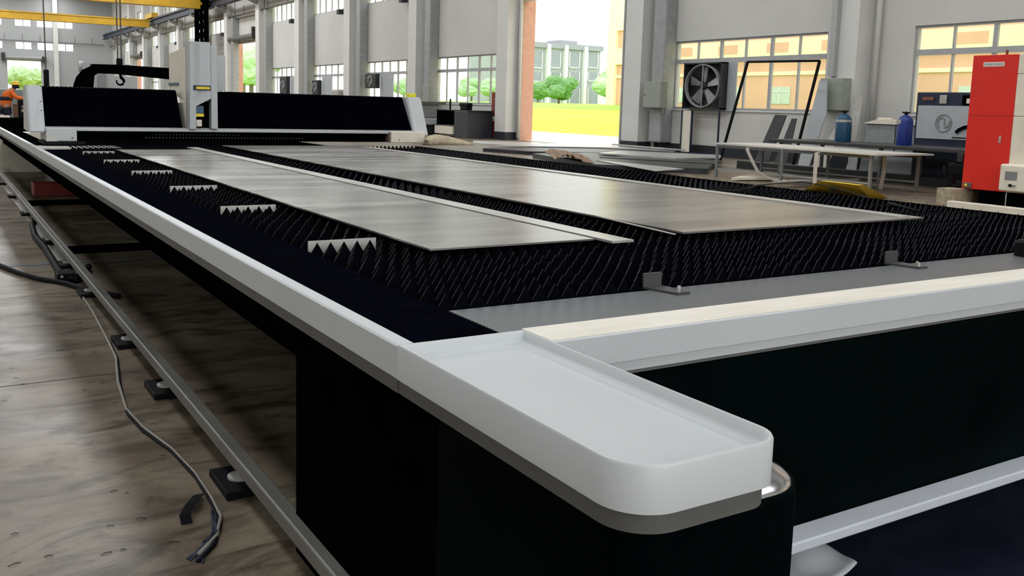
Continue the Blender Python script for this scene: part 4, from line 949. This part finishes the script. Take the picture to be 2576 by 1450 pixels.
# red machine at the right
RX = 13.9
rm = thing('red_machine', (RX + .5, 7.6, 0), 'tall bright red and cream machine at the right edge', 'machine')
ry1, ry0 = 8.66, 7.95
body = MB().box((RX, ry0, .27), (RX + 1.4, ry1, 2.34), .006)
body.build('red_cabinet', RED, rm)
MB().box((RX - .004, ry0 + .02, 1.417), (RX - .0005, ry1 - .02, 1.423)).build('seam', DRED, rm)
MB().box((RX + .004, ry0 - 1.2, 2.05), (RX + 1.3, ry0 - .002, 2.345), .01).build('cream_cap', CREAM, rm)
MB().box((RX + .004, ry0 - 1.2, 1.42), (RX + 1.3, ry0 - .002, 2.045), .01).build('cream_upper', CREAM, rm)
MB().box((RX + .004, ry0 - 1.2, .27), (RX + 1.3, ry0 - .002, 1.415), .01).build('cream_lower', CREAM, rm)
v0, v1 = onX(2516, 412, RX - .22), onX(2576, 486, RX - .22)
cb = MB().box((RX - .22, v1.y - .6, v1.z), (RX - .001, v0.y, v0.z), .03, 3).build('control_box', CREAM, rm, 'cream control box on the front')
v0, v1 = onX(2529, 431, RX - .225), onX(2557, 455, RX - .225); MB().box((RX - .226, v1.y, v1.z), (RX - .219, v0.y, v0.z)).build('vent_grille', MGREY, cb)
v0 = onX(2541, 467, RX - .225); MB().lathe((RX - .24, v0.y, v0.z), [(.022, 0), (.022, .03)], 12, 'x').box((RX - .25, v0.y - .09, v0.z - .004), (RX - .238, v0.y, v0.z + .006)).build('key_lock', RUBBER, cb)
v0, v1 = onX(2475, 157, RX), onX(2527, 167, RX); plt_ = MB().box((RX - .008, v1.y, v1.z), (RX - .0005, v0.y, v0.z), .002).build('name_plate', mat('name_plate_pale', (.75, .70, .66), .4), rm, 'pale name plate')
for k in range(9):
    yy = v0.y - .02 - (v0.y - v1.y - .03) * k / 9; MB().box((RX - .0105, yy - .018, v1.z + .02), (RX - .0081, yy - .004, v0.z - .018)).build('lettering', MGREY, plt_)
v0 = onX(2515, 350, RX); MB().box((RX - .012, v0.y - .02, v0.z - .06), (RX - .0005, v0.y + .01, v0.z + .05), .003).build('handle', PALE, rm)
v0 = onX(2434, 466, RX); sw = MB().box((RX - .02, v0.y - .07, v0.z - .04), (RX - .0005, v0.y + .07, v0.z + .04), .01).build('switch_plate', FRAMED, rm); MB().lathe((RX - .03, v0.y + .02, v0.z), [(.02, 0), (.025, .01)], 12, 'x').build('switch_knob', YELS, sw)
MB().tube([(RX + .2, ry0 + .3, 2.34), (RX + .2, ry0 + .3, 2.42)], .02, 8).build('antenna', DRED, rm)
MB().box((RX + .05, ry0 - 1.2, 0.06), (RX + 1.3, ry0 + .45, .30)).build('undercarriage', BLACK, rm)
MB().box((RX - .25, ry1 - .05, 0.0), (RX + .6, ry1 + .25, .26)).build('plinth', TAN, rm)
MB().box((RX - .9, ry0 - 2.2, .0), (RX - .75, ry1 - .35, .13), .01).build('base_channel', CREAM, rm, 'cream base channel')
MB().tube([(RX - .5, ry0 - .3, .0), (RX - .5, ry0 - .3, .3)], .008, 6).build('drain_hose', PALE, rm)
# black hook tool at the red machine's left
q = onX(2400, 430, RX + .1)
bk = thing('torch_holder', (RX + .1, q.y, 0), 'black torch holder with a hose at the left of the red machine', 'holder')
v0, v1 = onX(2398, 410, RX + .1), onX(2425, 440, RX + .1)
MB().box((RX + .1, ry1, v1.z), (RX + .2, v0.y, v0.z - .02), .02).box((RX + .1, v0.y - .02, v1.z - .22), (RX + .2, v0.y + .1, v0.z + .0), .03).build('holder_body', RUBBER, bk)
MB().box((RX + .09, v0.y - .16, v0.z + .02), (RX + .15, v0.y - .06, v0.z + .16), .01).build('lens', DARKM, bk)
MB().tube([onX(x, y, RX + .1) for x, y in ((2376, 417), (2376, 435), (2382, 450), (2390, 462), (2400, 468), (2425, 470))], .022, 8).build('hose', RUBBER, bk, smooth=True)
# yellow housing on the floor
Z0 = .0
a, b, c, d_ = onZ(2022, 478, 0), onZ(2190, 500, 0), onZ(2158, 466, .30), onZ(2062, 455, .30)
e_, f_ = V(a.x + .45, a.y, 0), V(b.x + .45, b.y, 0)
yh = thing('yellow_hood', ((a.x + b.x) / 2, (a.y + b.y) / 2, 0), 'yellow sloping sheet hood on the floor beyond the slats', 'hood')
mb = MB(); vv = [mb.bm.verts.new(p) for p in (a, b, c, d_, e_, f_)]
c2_, d2 = V(c.x + .15, c.y, .30), V(d_.x + .15, d_.y, .30); vc, vd = mb.bm.verts.new(c2_), mb.bm.verts.new(d2)
for f in ((0, 1, 2, 3), (3, 2, 6, 7), (7, 6, 5, 4), (0, 3, 7, 4), (1, 5, 6, 2), (0, 4, 5, 1)): mb.bm.faces.new([vv[i] if i < 6 else (vc if i == 6 else vd) for i in f])
mb.build('hood_shell', YELS, yh)
w0, w1, w2, w3 = [onZ(x, y, z) for x, y, z in ((2086, 493, .0), (2106, 494, .0), (2104, 475, .17), (2090, 474, .17))]
n_ = V(-.02, 0, .02); MB().prism([w0 + n_, w1 + n_, w2 + n_, w3 + n_], (-.006, 0, .006)).build('slot', mat('olive_slot', (.16, .15, .10), .5), yh)
# loose cable draped over table edge, hood and slats
cab = [onZ(1780, 480, .91), onZ(1850, 481, .92), onZ(1880, 476, .93), onZ(1900, 468, .90), onZ(1950, 462, .4), onZ(2020, 458, .33), onZ(2080, 468, .36), onZ(2140, 484, .4), onZ(2190, 500, .6), onZ(2250, 515, .92), onZ(2310, 532, .915)]
MB().tube(cab, .007, 6).build('cable', RUBBER, None, 'thin dark cable draped over the yellow hood onto the slats', smooth=True, cat='cable')

# ================================================================== OUTSIDE
struct(MB().box((XW + .3, -60, -.25), (30, 260, -.02)), 'pavement', APRON, 'pale paved apron outside the doorway', cat='pavement')
for prof, LM, LN in (([(30, -.02), (33, .16), (36, .35), (40, .65), (44, .95), (50, 1.36)], GRASS, 'bright yellow-green grass bank outside the doorway'), ([(50, 1.36), (56, 1.6), (62, 1.85), (90, 2.1), (260, 2.4)], mat('green_grass', (.26, .50, .05), .9, col2=(.36, .55, .06), vscale=.2), 'greener grass on top of the bank, in front of the grey building')):
  mb = MB(); yy = [-60 + 4 * k for k in range(81)]; grid = []
  for x, z in prof: grid.append([mb.bm.verts.new((x, y, z + (.10 * math.sin(y * .21 + x) + .06 * math.sin(y * .5) if 31 < x < 49 or 51 < x < 70 else 0) + (.09 * math.sin(y * .17) if x == 50 else 0))) for y in yy])
  for i in range(len(grid) - 1):
    for j in range(len(yy) - 1): mb.bm.faces.new((grid[i][j], grid[i + 1][j], grid[i + 1][j + 1], grid[i][j + 1]))
  struct(mb, 'lawn', LM, LN, cat='lawn', smooth=True)
# tree line / hill far away
def blob_tree(x, y, z, h, r, lab, name='tree', m=None):
    t = thing(name, (x, y, z), lab, 'tree')
    MB().tube([(x, y, z - .3), (x + .1, y, z + h * .35), (x - .1, y, z + h * .55)], [h * .05, h * .04, h * .02], 8).build('trunk', BARK, t)
    bm = bmesh.new(); rnd = random.Random(int(x * 10))
    for k in range(16):
        a = rnd.uniform(0, 6.28); rr = rnd.uniform(0, r * .65); zz = z + h * rnd.uniform(.45, .85)
        mt = Matrix.Translation((x + rr * math.cos(a), y + rr * math.sin(a), zz)) @ Matrix.Diagonal((1, 1, .8, 1))
        bmesh.ops.create_icosphere(bm, subdivisions=3, radius=r * rnd.uniform(.30, .5), matrix=mt)
    for v in bm.verts: v.co += Vector((rnd.uniform(-1, 1), rnd.uniform(-1, 1), rnd.uniform(-1, 1))) * r * .05
    m_ = MB(); m_.bm.free(); m_.bm = bm; m_.build('crown', m or LEAF, t)
    return t
v = onX(1405, 258, 68); blob_tree(68, v.y, 1.8, 3.3, 2.5, 'round green tree on the grass before the grey building')
v = onX(1352, 258, 75); blob_tree(75, v.y, 1.8, 3.0, 2.2, 'pale green tree at the left edge of the doorway view')
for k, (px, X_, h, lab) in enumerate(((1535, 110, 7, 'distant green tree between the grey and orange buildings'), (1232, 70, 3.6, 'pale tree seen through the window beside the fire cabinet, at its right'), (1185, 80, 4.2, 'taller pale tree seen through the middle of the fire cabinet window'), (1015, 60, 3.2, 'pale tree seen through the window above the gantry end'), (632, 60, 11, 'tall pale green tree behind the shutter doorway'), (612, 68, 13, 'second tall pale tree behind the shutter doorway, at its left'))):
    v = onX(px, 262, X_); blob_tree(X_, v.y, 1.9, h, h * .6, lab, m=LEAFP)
# grey building
BY = 150
v0, v1 = onY(1330, 110, BY), onY(1511, 117, BY)
gb = thing('apartment_block', ((v0.x + v1.x) / 2, BY, 1.8), 'grey apartment block with white piers beyond the grass', 'building')
x0, x1, zt_ = v0.x - 6, v1.x, v1.z
MB().box((x0, BY, 1.5), (x1, BY + 12, zt_)).build('wall', GRF, gb)
MB().box((x0, BY - .5, zt_ - 1.0), (x1 + .4, BY + 12, zt_)).build('parapet', mat('parapet_grey', (.33, .33, .41), .8), gb)
MB().box((x1 - 9, BY + 1, zt_), (x1 - 5, BY + 6, zt_ + .8)).build('roof_hut', GRF, gb)
mb = MB()
for xx in (1376, 1420, 1469, 1332): q = onY(xx, 150, BY); mb.box((q.x - .35, BY - .8, 1.5), (q.x + .35, BY, zt_ - .3))
mb.build('pier', WHF, gb)
for xx in (1350, 1396, 1444, 1490):
    for (ya, yb2) in ((130, 170), (182, 204), (222, 262)):
        p_, q_ = onY(xx - 11, ya, BY), onY(xx + 11, yb2, BY)
        wn = MB().box((p_.x, BY - .1, q_.z), (q_.x, BY - .001, p_.z)).build('window', DKG, gb)
        MB().box((p_.x - .15, BY - .25, q_.z), (p_.x, BY - .001, p_.z)).box((q_.x, BY - .25, q_.z), (q_.x + .15, BY - .001, p_.z)).box((p_.x, BY - .25, q_.z - .2), (q_.x, BY - .001, q_.z)).build('window_surround', WHF, wn)
v0, v1 = onY(1514, 200, 165), onY(1548, 230, 165)
wb = thing('white_house', ((v0.x + v1.x) / 2, 165, 1.8), 'low white house between the grey block and the orange building', 'building')
MB().box((v0.x, 165, 1.5), (v1.x + 6, 175, 8.0)).build('wall', WHF, wb); MB().box((v0.x, 164.6, 8.0), (v1.x + 6, 175, 9.2)).build('roof_band', ORF, wb); q = onY(1534, 231, 165); MB().box((q.x - 1, 164.8, q.z - .4), (q.x + 1, 164.99, q.z + .5)).build('window', DKG, wb)
# orange building
ob = thing('orange_building', (60, 30, 1.5), 'large orange and cream building seen through the right windows', 'building')
OX = 60.0; OYE = 75.5
MB().box((OX, -70, 1.2), (OX + 15, OYE, 26)).build('wall', ORF, ob)
MB().box((OX - .25, -70, 5.9), (OX, OYE, 7.5)).box((OX - .12, -70, 4.55), (OX, OYE, 4.85)).box((OX - .25, -70, 9.3), (OX, OYE, 12.4)).box((OX - .3, OYE - .02, 1.2), (OX + 15, OYE + 1.3, 26)).build('cream_band', CRF, ob)
for zz in (13.6, 17.5):
    MB().box((OX - .2, OYE - 5, zz), (OX, OYE - 1.4, zz + 2)).build('window', TRANSG, ob)
for k in range(22):
    yy = -48 + k * 5.6
    if yy > 70: break
    w_ = MB().box((OX - .06, yy, 2.2), (OX - .001, yy + 2.2, 3.6)).build('window', TRANSG, ob)
    MB().box((OX - .1, yy + 1.05, 2.2), (OX - .061, yy + 1.15, 3.6)).box((OX - .1, yy, 3.15), (OX - .061, yy + 2.2, 3.22)).build('window_bar', WHF, w_)
    MB().box((OX - .27, yy + .3, 6.4), (OX - .251, yy + 2.6, 7.2)).build('salmon_panel', ORF, ob)
# backdrop trees for the doorway in the end wall
for k, xx in enumerate((5, 12.5, 20)):
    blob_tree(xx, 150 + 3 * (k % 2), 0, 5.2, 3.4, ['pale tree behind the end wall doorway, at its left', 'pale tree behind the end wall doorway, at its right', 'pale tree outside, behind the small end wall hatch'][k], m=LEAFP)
struct(MB().box((-60, YE + .3, -.3), (XW + .3, 260, -.05)), 'ground', GRASS, 'grass behind the far end of the hall', cat='ground')
